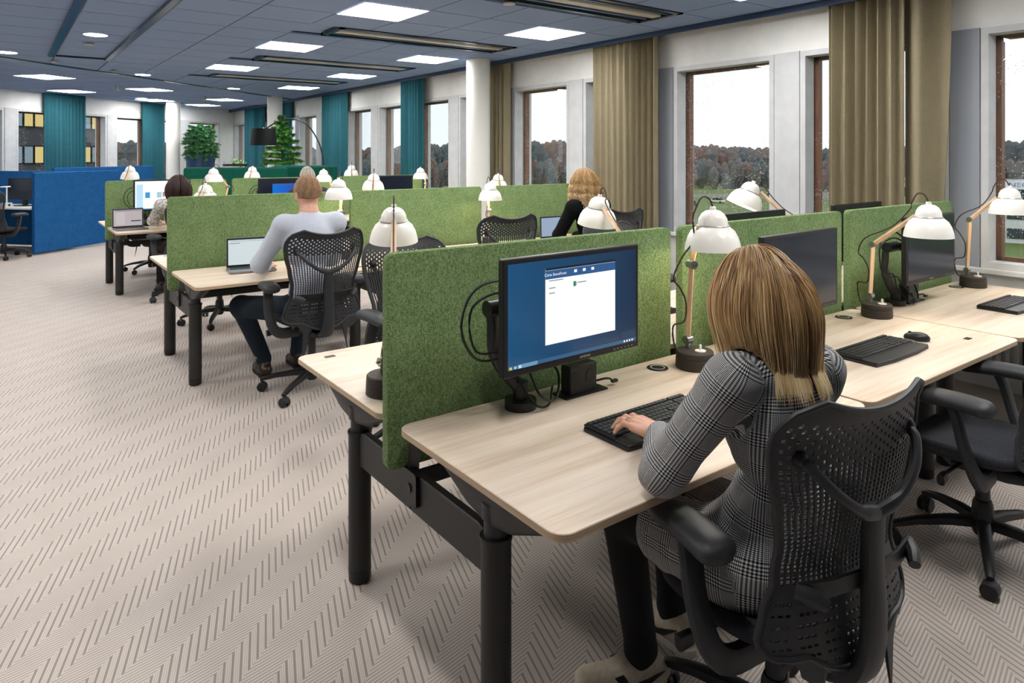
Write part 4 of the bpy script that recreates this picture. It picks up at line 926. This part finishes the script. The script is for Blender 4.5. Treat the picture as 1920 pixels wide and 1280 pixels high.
def sdf_mesh(prims, res, k=.02, cut=None):
    lo = np.min([pbox(p)[0] for p in prims], 0) - 4 * res; hi = np.max([pbox(p)[1] for p in prims], 0) + 4 * res
    n = np.ceil((hi - lo) / res).astype(int) + 1; ax = [lo[i] + res * np.arange(n[i]) for i in range(3)]
    F = np.full(n, .5)
    for p in prims:
        a, b = pbox(p); mg = k + 2 * res; s = [slice(max(0, int((a[i] - mg - lo[i]) / res)), min(n[i], int((b[i] + mg - lo[i]) / res) + 2)) for i in range(3)]
        G = np.stack(np.meshgrid(*[ax[i][s[i]] for i in range(3)], indexing='ij'), -1); d = sdf(p, G); f = F[tuple(s)]
        h = np.clip(.5 + .5 * (f - d) / k, 0, 1); F[tuple(s)] = f * (1 - h) + d * h - k * h * (1 - h)
    if cut is not None: F = cut(F, ax)
    S = F < 0; c8 = [(i, j, l) for i in (0, 1) for j in (0, 1) for l in (0, 1)]
    def sub(A, o): return A[o[0]:n[0] - 1 + o[0], o[1]:n[1] - 1 + o[1], o[2]:n[2] - 1 + o[2]]
    cnt = sum(sub(S, o).astype(int) for o in c8); mx = (cnt > 0) & (cnt < 8); idx = np.argwhere(mx); ids = np.full(mx.shape, -1); ids[mx] = np.arange(len(idx))
    f8 = np.stack([F[idx[:, 0] + o[0], idx[:, 1] + o[1], idx[:, 2] + o[2]] for o in c8], 1); pos = np.zeros((len(idx), 3)); w_ = np.zeros(len(idx))
    for i, o in enumerate(c8):
        for j, q in enumerate(c8):
            if j > i and sum(abs(a - b) for a, b in zip(o, q)) == 1:
                fa, fb = f8[:, i], f8[:, j]; cr = (fa < 0) != (fb < 0); t = np.where(cr, fa / np.where(cr, fa - fb, 1), 0)
                pos += np.where(cr[:, None], A3(o) + t[:, None] * (A3(q) - A3(o)), 0); w_ += cr
    Vt = lo + res * (idx + pos / w_[:, None]); Q = []
    for a in range(3):
        b, c = (a + 1) % 3, (a + 2) % 3; o = [0, 0, 0]; o[a] = 1
        s0 = S[tuple(slice(0, n[i] - o[i]) for i in range(3))]; s1 = S[tuple(slice(o[i], n[i]) for i in range(3))]
        e = np.argwhere(s0 != s1); e = e[(e[:, b] > 0) & (e[:, c] > 0)]; fl = s0[e[:, 0], e[:, 1], e[:, 2]]
        def cell(db, dc): q = e.copy(); q[:, b] -= db; q[:, c] -= dc; return ids[q[:, 0], q[:, 1], q[:, 2]]
        q = np.stack([cell(1, 1), cell(0, 1), cell(0, 0), cell(1, 0)], 1); q[~fl] = q[~fl][:, ::-1]; Q.append(q)
    return Vt, np.concatenate(Q)
def np_mesh(name, parts, material, attrs=None):
    Vs, Fs, o = [], [], 0
    for v, f in parts: Vs.append(v); Fs += (f + o).tolist(); o += len(v)
    me = bpy.data.meshes.new(name); Vs = np.concatenate(Vs); me.from_pydata(Vs.tolist(), [], Fs); me.materials.append(material)
    me.polygons.foreach_set('use_smooth', [True] * len(me.polygons))
    for nm, ty, arr in attrs or []:
        at_ = me.attributes.new(nm, ty, 'POINT'); at_.data.foreach_set('value' if ty == 'FLOAT' else 'vector', np.asarray(arr, np.float32).ravel())
    me.update(); return me
def hair_mat(name, root, mid, tip, hi):
    m = mat(name, mid, .38, spec=.4); t = NT(m); a = t.new('ShaderNodeAttribute', attribute_name='tone'); b = t.new('ShaderNodeAttribute', attribute_name='along')
    f = t.val('ADD', t.val('MULTIPLY', b.outputs['Fac'], .75), t.val('MULTIPLY', t.val('SUBTRACT', a.outputs['Fac'], .35), .9))
    t.link(t.ramp(f, [(.0, lin(root)), (.35, lin(mid)), (.7, lin(tip)), (1, lin(hi))]), t.b.inputs['Base Color']); return m
def hair(C, rad, zend, n, face, name, material, parent, col=(), wave=0.0, thick=.0012, part=True, seed=1, steps=26, spread=.02, short=None, yaw=0.0, pull=.03, pc=(0, -.05)):
    g = np.random.default_rng(seed); C = A3(C); rad = A3(rad); cy_, sy_ = math.cos(yaw), math.sin(yaw); Rz = np.array([[cy_, -sy_, 0], [sy_, cy_, 0], [0, 0, 1]])
    d = g.normal(size=(n * 4, 3)); d /= np.linalg.norm(d, axis=1)[:, None]; az = np.degrees(np.arctan2(d[:, 0], d[:, 1]))
    keep = np.where(np.abs(az) < face, d[:, 2] > .62, d[:, 2] > (-.25 if short is None else np.where(np.abs(az) > 125, -.22, .1))); d = d[keep][:n]; n = len(d)
    lay = g.uniform(1.02, 1.02 + spread * 5, n); P = d * rad * lay[:, None]; pts = [P.copy()]
    if short is None: L = (P[:, 2] + C[2] - (zend + g.uniform(0, .05, n)) ) ; step = np.maximum(.1, L + .09 * np.maximum(0, d[:, 2])) / steps
    else: step = np.full(n, short / steps)
    dr = np.stack([d[:, 0] * .8 + np.sign(d[:, 0]) * .12, d[:, 1] * .4 - .45, -.2 - 0 * d[:, 0]], 1) if part else np.stack([d[:, 0] * .6, -.8 + 0 * d[:, 0], -.3 + 0 * d[:, 0]], 1)
    phs = g.uniform(0, 6.28, n)
    for s in range(steps):
        nrm = P / rad ** 2; nrm /= np.linalg.norm(nrm, axis=1)[:, None]; dr = dr + np.array([0, 0, -.22]) + g.normal(size=(n, 3)) * .015
        inside = ((P / (rad * 1.12)) ** 2).sum(1) < 1; dn_ = (dr * nrm).sum(1); dr = np.where((inside & (dn_ < 0))[:, None], dr - nrm * dn_[:, None], dr); dr /= np.linalg.norm(dr, axis=1)[:, None]
        P = P + dr * step[:, None]
        if short is None:
            lowm = np.clip((.0 - P[:, 2]) / .1, 0, 1) * pull; P = P + np.stack([(pc[0] - P[:, 0]) * lowm, (pc[1] - P[:, 1]) * lowm, 0 * lowm], 1)
        if wave: P = P + np.stack([np.cos(phs * .3 + s * .9), np.sin(phs * .5 + s * .9), 0 * phs], 1) * wave * min(1, s / 8)
        k = np.sqrt(((P / (rad * lay[:, None])) ** 2).sum(1)); P = np.where((k < 1)[:, None], P / k[:, None], P)
        for cc, cr in col:
            q = (P @ Rz.T + C - A3(cc)); kk = np.sqrt(((q / A3(cr)) ** 2).sum(1)); q = np.where((kk < 1)[:, None], q / np.maximum(kk, .2)[:, None], q); P = (q + A3(cc) - C) @ Rz
        pts.append(P.copy())
    X = np.stack(pts, 1) @ Rz.T + C; m = X.shape[1]; T = np.gradient(X, axis=1); T /= np.linalg.norm(T, axis=2)[..., None] + 1e-9
    ref = g.normal(size=(n, 1, 3)); s1 = np.cross(T, ref); s1 /= np.linalg.norm(s1, axis=2)[..., None] + 1e-9; s2 = np.cross(T, s1); tp = thick * (1 - .75 * np.linspace(0, 1, m) ** 6)[None, :, None]
    V3 = np.stack([X + tp * (s1 * math.cos(a) + s2 * math.sin(a)) for a in (0, 2.094, 4.189)], 2).reshape(-1, 3)
    b = (np.arange(n)[:, None] * m + np.arange(m - 1)[None]).ravel() * 3; F = np.concatenate([np.stack([b + j, b + (j + 1) % 3, b + 3 + (j + 1) % 3, b + 3 + j], 1) for j in range(3)])
    clump = .5 + .5 * np.sin(np.arctan2(d[:, 0], d[:, 1]) * 11 + 3 * d[:, 2]); tone = np.repeat(.6 * g.uniform(0, 1, n) + .4 * clump, m * 3); al = np.tile(np.repeat(np.linspace(0, 1, m), 3), n)
    o = obj(name, np_mesh(name, [(V3, F)], material, [('tone', 'FLOAT', tone), ('along', 'FLOAT', al)]), parent); stuff(o); return o
def hand(wr, dirn, side, spreadv=.0, curl=.5, palm_n=(0, 0, 1)):
    """prims of one hand resting palm down: wr wrist, dirn forward, side +1 when the thumb lies to the right of dirn"""
    w_ = A3(wr); f = A3(dirn); f /= np.linalg.norm(f); u = A3(palm_n); r = np.cross(f, u) * side; r /= np.linalg.norm(r); u = np.cross(r, f) * side; u /= np.linalg.norm(u)
    if u[2] < 0: u = -u
    def p(a, b, c): return w_ + f * a + r * b + u * c
    out = [C_(p(-.03, 0, 0), p(.02, 0, .002), .024, .025, (u, .75)), C_(p(.02, .012, .004), p(.078, .026, .012), .02, .014), C_(p(.02, 0, .004), p(.085, .006, .014), .02, .014), C_(p(.02, -.01, .003), p(.08, -.014, .011), .02, .013), C_(p(.02, -.018, 0), p(.07, -.032, .006), .018, .012)]
    for a, b, ln, sp in ((.082, .027, .072, .10), (.088, .006, .080, .02), (.083, -.014, .074, -.08), (.073, -.033, .058, -.22)):
        k0 = p(a, b, .013 if b > -.02 else .008); q1 = p(a + ln * .45, b + ln * .45 * sp, .02 - .012 * curl); q2 = p(a + ln * .75, b + ln * .8 * sp, .004 - .012 * curl); q3_ = p(a + ln * .93, b + ln * sp, -.012 - .012 * curl)
        out += [C_(k0, q1, .0088, .0082), C_(q1, q2, .0082, .0075), C_(q2, q3_, .0075, .0062)]
    t0 = p(.018, .02, -.002); t1 = p(.05, .045, -.004); t2 = p(.08, .056, -.008); out += [C_(t0, t1, .016, .011), C_(t1, t2, .011, .0085), C_(t2, p(.098, .056, -.012), .0085, .007)]
    return out, p
def person(name, label, J, skin, topm, legm, shoem, sz=1.0, sleeve=True, topfl=.015, shoes=True, res=.011, hres=.004, yaw=0.0, coat=False, fingers=True):
    hc = (A3(J['hipL']) + A3(J['hipR'])) / 2; t = thing(name, label, 'person', (float(hc[0]), float(hc[1]), 0), 0, None); O = A3((hc[0], hc[1], 0))
    hd = A3(J['head']); nk = A3(J['neck']); ch = A3(J['chest']); ws = A3(J['waist']); cyw, syw = math.cos(yaw), math.sin(yaw); Ry = np.array([[cyw, -syw, 0], [syw, cyw, 0], [0, 0, 1]])
    fr = Ry @ A3((0, 1, 0)); rt = Ry @ A3((1, 0, 0))
    body = [L_(hd + A3((0, 0, .01)), (.073 * sz, .092 * sz, .102 * sz), Ry), C_(hd + fr * .03 * sz - A3((0, 0, .05 * sz)), hd + fr * .055 * sz - A3((0, 0, .088 * sz)), .05 * sz, .032 * sz), C_(hd - fr * .02 - A3((0, 0, .05)), nk, .054 * sz, .056 * sz),
            C_(hd + fr * .09 * sz - A3((0, 0, .005)), hd + fr * .108 * sz - A3((0, 0, .035)), .008, .013), C_(hd + fr * .088 * sz - rt * .025 - A3((0, 0, .068)), hd + fr * .088 * sz + rt * .025 - A3((0, 0, .068)), .008)]
    for s_ in (-1, 1): body.append(L_(hd + rt * s_ * .074 * sz - fr * .005 - A3((0, 0, .015)), (.01, .02, .032), Ry))
    body += [L_(ch, (.145 * sz, .095 * sz, .16 * sz)), C_(ws, hc, .10 * sz, .115 * sz), C_(J['shL'], J['shR'], .05 * sz), C_(nk, ch, .06 * sz, .09 * sz)]
    for q in 'LR':
        body += [C_(J['sh' + q], J['el' + q], .046 * sz, .038 * sz), C_(J['el' + q], J['wr' + q], .038 * sz, .026 * sz), C_(J['hip' + q], J['kn' + q], .08 * sz, .058 * sz), C_(J['kn' + q], J['an' + q], .054 * sz, .038 * sz), C_(A3(J['an' + q]) - A3((0, 0, .04)), A3(J['an' + q]) + A3(J.get('toe' + q, (0, .12, -.03))) - A3((0, 0, .03)), .03, .022)]
    parts = [sdf_mesh(body, res, .02)]
    hp = {}
    for q, sd in (('L', 1), ('R', -1)):
        dv_ = A3(J.get('hd' + q, A3(J['wr' + q]) - A3(J['el' + q]))); dv_[2] = min(0, dv_[2]) * .3; pr, pf = hand(J['wr' + q], dv_, sd); parts.append(sdf_mesh(pr, hres, .006)); hp[q] = pf
    b = obj('body', np_mesh('body', [(v - O, f) for v, f in parts], skin), t)
    em = MB()
    for s_ in (-1, 1): em.ball(tuple(hd + fr * .082 * sz + rt * s_ * .031 * sz - O), .013, 10, 7)
    em.build('eyes', mat('eye', '#e9e6e2', .2), b)
    top = [L_(ch, (.15 * sz + topfl, .10 * sz + topfl, .165 * sz + topfl)), C_(ws, hc + A3((0, 0, .02)), .105 * sz + topfl, (.125 if coat else .115) * sz + topfl), C_(J['shL'], J['shR'], .052 * sz + topfl), C_(nk - A3((0, 0, .02)), ch, .058 * sz + topfl * .5, .09 * sz)]
    if coat: top += [L_(hc + A3((0, -.01, .03)), (.195, .165, .13)), C_(nk + A3((-.05, .02, -.015)), nk + A3((.05, .0, -.015)), .042)]
    bones = [(nk, hc, .13)]
    for q in 'LR':
        top += [C_(J['sh' + q], J['el' + q], .05 * sz + topfl, .042 * sz + topfl)]; w2 = A3(J['wr' + q]) + (A3(J['el' + q]) - A3(J['wr' + q])) * .12; top += [C_(J['el' + q], w2, .042 * sz + topfl, .03 * sz + topfl)]
        bones += [(A3(J['sh' + q]), A3(J['el' + q]), .055), (A3(J['el' + q]), w2, .05)]
        if coat: bones += [(A3(J['hip' + q]) + A3((0, .06, 0)), A3(J['kn' + q]), .10)]; top += [C_(J['hip' + q], A3(J['hip' + q]) * .45 + A3(J['kn' + q]) * .55, .122 * sz, .098 * sz)]
    v, f = sdf_mesh(top, res if not coat else .008, .03 if not coat else .022)
    if coat:                                                  # cloth folds
        for (fx, fy, fz, a_) in ((60, 25, 38, .0022), (24, 70, 55, .0018), (90, 60, 20, .0012)): v = v + (np.sin(v[:, 0] * fx + v[:, 2] * fz + 2 * np.sin(v[:, 1] * fy))[:, None]) * a_ * A3((.6, -.6, .3))
    best = np.full(len(v), 1e9); pat = np.zeros((len(v), 3))
    for bi, (a, c, r) in enumerate(bones):
        d = c - a; Ln = np.linalg.norm(d); tt = ((v - a) @ d) / Ln ** 2; q = v - a - np.clip(tt, 0, 1)[:, None] * d; ds = np.linalg.norm(q, axis=1) - r
        e1_ = np.cross(d, (0, 1, .3)); e1_ /= np.linalg.norm(e1_); e2_ = np.cross(d / Ln, e1_); ang = np.arctan2(q @ e2_, q @ e1_); mk = ds < best; best = np.where(mk, ds, best)
        pt = np.stack([ang * r + bi * .37, tt * Ln, np.full(len(v), bi)], 1); pat = np.where(mk[:, None], pt, pat)
    obj('blazer' if coat else 'shirt', np_mesh('top', [(v - O, f)], topm, [('pat', 'FLOAT_VECTOR', pat)]), t)
    leg = [C_(J['hipL'], J['hipR'], .105 * sz)]
    for q in 'LR': leg += [C_(J['hip' + q], J['kn' + q], .088 * sz, .068 * sz), C_(J['kn' + q], A3(J['an' + q]) + A3((0, 0, .03)), .064 * sz, .048 * sz), C_(J['an' + q], A3(J['an' + q]) - A3((0, 0, .03)), .043, .04)]
    v, f = sdf_mesh(leg, res, .03); obj('trousers', np_mesh('trousers', [(v - O, f)], legm), t)
    if shoes:
        for q in 'LR':
            an = A3(J['an' + q]); d = A3(J.get('toe' + q, (0, .12, -.03))) * A3((1, 1, 0)); d /= np.linalg.norm(d); g0 = A3((an[0], an[1], 0))
            sh = [C_(g0 - d * .05 + A3((0, 0, .05)), g0 + d * .04 + A3((0, 0, .055)), .042, .045), C_(g0 + d * .04 + A3((0, 0, .045)), g0 + d * .165 + A3((0, 0, .03)), .044, .034), C_(g0 - d * .02 + A3((0, 0, .06)), g0 - d * .01 + A3((0, 0, .10)), .043, .043)]
            def cutf(F, ax): return np.maximum(F, (.018 - ax[2])[None, None, :])
            v, f = sdf_mesh(sh, .006, .02, cutf); s_o = obj('shoe', np_mesh('shoe', [(v - O, f)], shoem), t)
            r_ = np.cross(d, (0, 0, 1)); sole = [g0 - O + d * a + r_ * c for a, c in ((-.1, 0), (-.088, .03), (-.05, .042), (.02, .04), (.1, .046), (.16, .036), (.195, .012), (.195, -.012), (.16, -.036), (.1, -.042), (.02, -.038), (-.05, -.042), (-.088, -.03))]
            m = MB(); n_ = len(sole); m.rings([[tuple(p_ + A3((0, 0, z))) for p_ in sole] for z in (0, .022)]); m.build('sole', mat('sole_white' if coat else 'sole_dark', '#d9d2c4' if coat else '#1a1613', .7), s_o)
            if coat:                                          # tick-shaped mark on the side of the sneaker
                for sd in (-1, 1):
                    P2 = [(-.06, .075), (.0, .052), (.04, .052), (.07, .075), (.045, .036), (.015, .03), (-.015, .038)]; P2 = [(.085, .062), (.06, .072), (.045, .052), (.02, .048), (-.062, .082), (-.01, .04), (.03, .028), (.062, .036)]
                    q3__ = [tuple(g0 - O + d * a + r_ * sd * (.0465 - abs(a) * .04) + A3((0, 0, c))) for a, c in P2]; m = MB(); m.rings([q3__, [tuple(A3(z_) + r_ * sd * .004) for z_ in q3__]]); m.build('tick_mark', mat('tick_black', '#14110f', .6), s_o, smooth=0)
    return t, hp, O
def check_mat():
    m = mat('glen_check_wool', '#808080', .9, spec=.1); t = NT(m); a = t.new('ShaderNodeAttribute', attribute_name='pat'); s = t.n.new('ShaderNodeSeparateXYZ'); t.link(a.outputs['Vector'], s.inputs[0])
    def st(c, per, duty=.5): return t.val('LESS_THAN', t.val('FRACT', t.val('ADD', t.val('DIVIDE', c, per), 500)), duty)
    def blend(c):
        blk = st(c, .082, .46); return t.val('ADD', t.val('MULTIPLY', blk, st(c, .0074, .5)), t.val('MULTIPLY', t.val('SUBTRACT', 1, blk), st(c, .0034, .5)))
    v = t.val('MULTIPLY', t.val('ADD', blend(s.outputs[0]), blend(s.outputs[1])), .5)
    t.link(t.ramp(v, [(.0, lin('#17181b')), (.5, lin('#77797c')), (1, lin('#e0e0de'))]), t.b.inputs['Base Color']); return m
JW = dict(hipL=(1.55, 1.10, .53), hipR=(1.71, 1.08, .53), waist=(1.625, 1.03, .70), chest=(1.605, 1.02, .93), neck=(1.595, 1.03, 1.115), head=(1.597, 1.075, 1.238), shL=(1.435, 1.04, 1.045), shR=(1.725, .985, 1.03),
          elL=(1.345, 1.175, .80), wrL=(1.545, 1.365, .785), elR=(1.83, 1.10, .80), wrR=(1.95, 1.35, .785), knL=(1.525, 1.50, .52), knR=(1.75, 1.50, .52), anL=(1.545, 1.44, .10), anR=(1.78, 1.52, .10), toeL=(-.1, .07, -.03), hdL=(-.02, .12, 0), hdR=(-.05, .12, 0))
W1, HPW, O1 = person('person', 'woman with long blonde hair in a grey checked blazer typing at nearest desk', JW, M['skin'], check_mat(), mat('black_trousers', '#0d0d10', .9), speckled('cream_suede', '#b8ab94', '#c9bda7', 60, .8), coat=True, res=.009, hres=.003)
HB = hair_mat('blonde_hair', '#8a6b48', '#b48f60', '#d6b683', '#f0dcb4')
cw = [((1.60, 1.02, .93), (.17, .13, .20)), ((1.46, 1.03, 1.04), (.08, .08, .08)), ((1.71, .99, 1.03), (.08, .08, .08))]
hair(JW['head'], (.083, .1, .113), .985, 5600, 42, 'hair', HB, W1, cw, seed=4, thick=.0013, spread=.017, yaw=-.15, pull=.028, pc=(.03, -.09))
v, f = sdf_mesh([L_(A3(JW['head']) + A3((0, -.008, .012)), (.08, .094, .106)), C_((1.597, 1.03, 1.22), (1.60, .935, 1.05), .075, .05, ((0, 1, 0), .6))], .008, .03)
obj('hair_mass', np_mesh('hair_mass', [(v - O1, f)], mat('hair_under', '#6f5334', .6)), W1)
for o in W1.children:
    if o.name.startswith('hair') and not o.name.startswith('hair_mass'): o.location = tuple(-O1)
pf = HPW['L']; m = MB(); m.tube([tuple(A3(pf(.098, -.021 + .012 * math.cos(a), .014 + .012 * math.sin(a))) - O1) for a in [k * PI / 6 for k in range(13)]], .0016, 6).build('ring', M['steel'], W1)
m = MB().ball(tuple(A3(pf(.093, .057, -.004)) - O1), .0062, 8, 6, (1, 1.3, .6)); m.build('nail', M['nail'], W1)
def cap(hd, sz, material, parent, O, low=False):
    hd = A3(hd) + A3((0, 0, .01))
    def cutf(F, ax): return np.maximum(F, (-(ax[2] - hd[2])[None, None, :] + 1.25 * (ax[1] - hd[1])[None, :, None] - .055) * .6) if not low else np.maximum(np.maximum(F, (-(ax[2] - hd[2])[None, None, :] + 1.25 * (ax[1] - hd[1])[None, :, None] - .055) * .6), (hd[2] - .045 - ax[2])[None, None, :])
    v, f = sdf_mesh([L_(hd, (.0775 * sz, .0965 * sz, .107 * sz))], .006, .01, cutf); obj('hair_cap', np_mesh('hair_cap', [(v - O, f)], material), parent)
def JP(x, y, dz=0.0, lean=0.0, **kw):
    d = dict(hipL=(x - .09, y, .54), hipR=(x + .09, y, .54), waist=(x, y - .03, .72), chest=(x + lean * .5, y + .01, .97), neck=(x + lean, y + .05, 1.17), head=(x + lean, y + .09, 1.31), shL=(x - .185 + lean, y + .03, 1.10), shR=(x + .185 + lean, y + .03, 1.10),
             elL=(x - .25, y + .2, .84), wrL=(x - .15, y + .44, .79), elR=(x + .25, y + .2, .84), wrR=(x + .14, y + .44, .79), knL=(x - .12, y + .44, .54), knR=(x + .12, y + .44, .54), anL=(x - .13, y + .42, .10), anR=(x + .13, y + .42, .10))
    d = {k: (v[0], v[1], v[2] + (dz if k[:2] in ('wa', 'ch', 'ne', 'he', 'sh') else 0)) for k, v in d.items()}; d.update(kw); return d
# man in the pale shirt
J2 = JP(1.70, 4.66, .015, .03, elL=(1.44, 4.86, .84), wrL=(1.55, 5.10, .785), knL=(1.36, 5.04, .53), anL=(1.53, 5.08, .10), knR=(1.84, 5.1, .54), anR=(1.8, 5.15, .1))
P2_, _, O2 = person('person', 'man with short light brown hair in a pale shirt at his laptop', J2, M['skin'], fabric('pale_shirt', '#b9bfcd', '#cfd4df', 500), mat('navy_trousers', '#10202c', .9), mat('brown_leather', '#2e1a12', .35), 1.08)
cap(J2['head'], 1.08, mat('cap_brown', '#8a6648', .7), P2_, O2, True)
h = hair(A3(J2['head']) + A3((0, 0, .01)), (.084, .104, .115), 1.2, 4200, 55, 'hair', hair_mat('brown_hair', '#8a6a50', '#a37e60', '#b8946f', '#c4a27c'), P2_, part=False, seed=8, thick=.0016, short=.022, steps=5, spread=.008); h.location = tuple(-O2)
# dark-haired woman at the far bench
J3 = JP(1.64, 8.50, -.075, -.01)
P3_, _, O3 = person('person', 'woman with straight dark hair in a pale patterned top at the far bench', J3, M['skin'], speckled('pale_knit', '#9a958f', '#d4cfc8', 45, .9, lo=.45, hi=.55), mat('black_trousers', '#0d0d10', .9), mat('brown_leather', '#2e1a12', .35))
cap(J3['head'], 1.0, mat('cap_dark', '#261814', .7), P3_, O3)
h = hair(J3['head'], (.083, .1, .113), .95, 2600, 42, 'hair', hair_mat('dark_hair', '#2a1b17', '#3a2620', '#4a3129', '#5a3d32'), P3_, [((1.64, 8.5, .9), (.18, .13, .2))], seed=9, thick=.0022); h.location = tuple(-O3)
# grey-haired man
J4 = JP(3.08, 8.48, .0, .04)
P4_, _, O4 = person('person', 'man with short grey hair at the far bench, mostly hidden', J4, M['skin'], fabric('dark_jumper', '#2b3038', '#3a404a', 400), mat('black_trousers', '#0d0d10', .9), mat('brown_leather', '#2e1a12', .35), 1.06)
cap(J4['head'], 1.06, mat('cap_grey', '#857d74', .7), P4_, O4, True)
h = hair(A3(J4['head']) + A3((0, 0, .01)), (.082, .102, .113), 1.2, 3200, 55, 'hair', hair_mat('grey_hair', '#5a544e', '#8a837a', '#b5aca0', '#cfc8bc'), P4_, part=False, seed=10, thick=.0022, short=.022, steps=5, spread=.008); h.location = tuple(-O4)
# woman in black
J5 = JP(4.40, 4.66, .015, -.06, elL=(4.13, 4.86, .85), wrL=(4.33, 5.08, .79), elR=(4.62, 4.86, .85), wrR=(4.52, 5.1, .79))
P5_, _, O5 = person('person', 'woman with wavy blonde shoulder-length hair in a black top', J5, M['skin'], fabric('black_knit', '#0a0b0e', '#15171b', 400), mat('black_trousers', '#0d0d10', .9), mat('brown_leather', '#2e1a12', .35), 1.02)
cap(J5['head'], 1.02, mat('cap_blonde', '#a07c50', .7), P5_, O5)
h = hair(J5['head'], (.088, .104, .116), 1.13, 3400, 42, 'hair', hair_mat('wavy_blonde', '#a07c50', '#c09a68', '#d8b888', '#ecd6ac'), P5_, [((4.38, 4.66, .98), (.19, .14, .2))], seed=12, wave=.010, thick=.0024, spread=.05, pull=0); h.location = tuple(-O5)
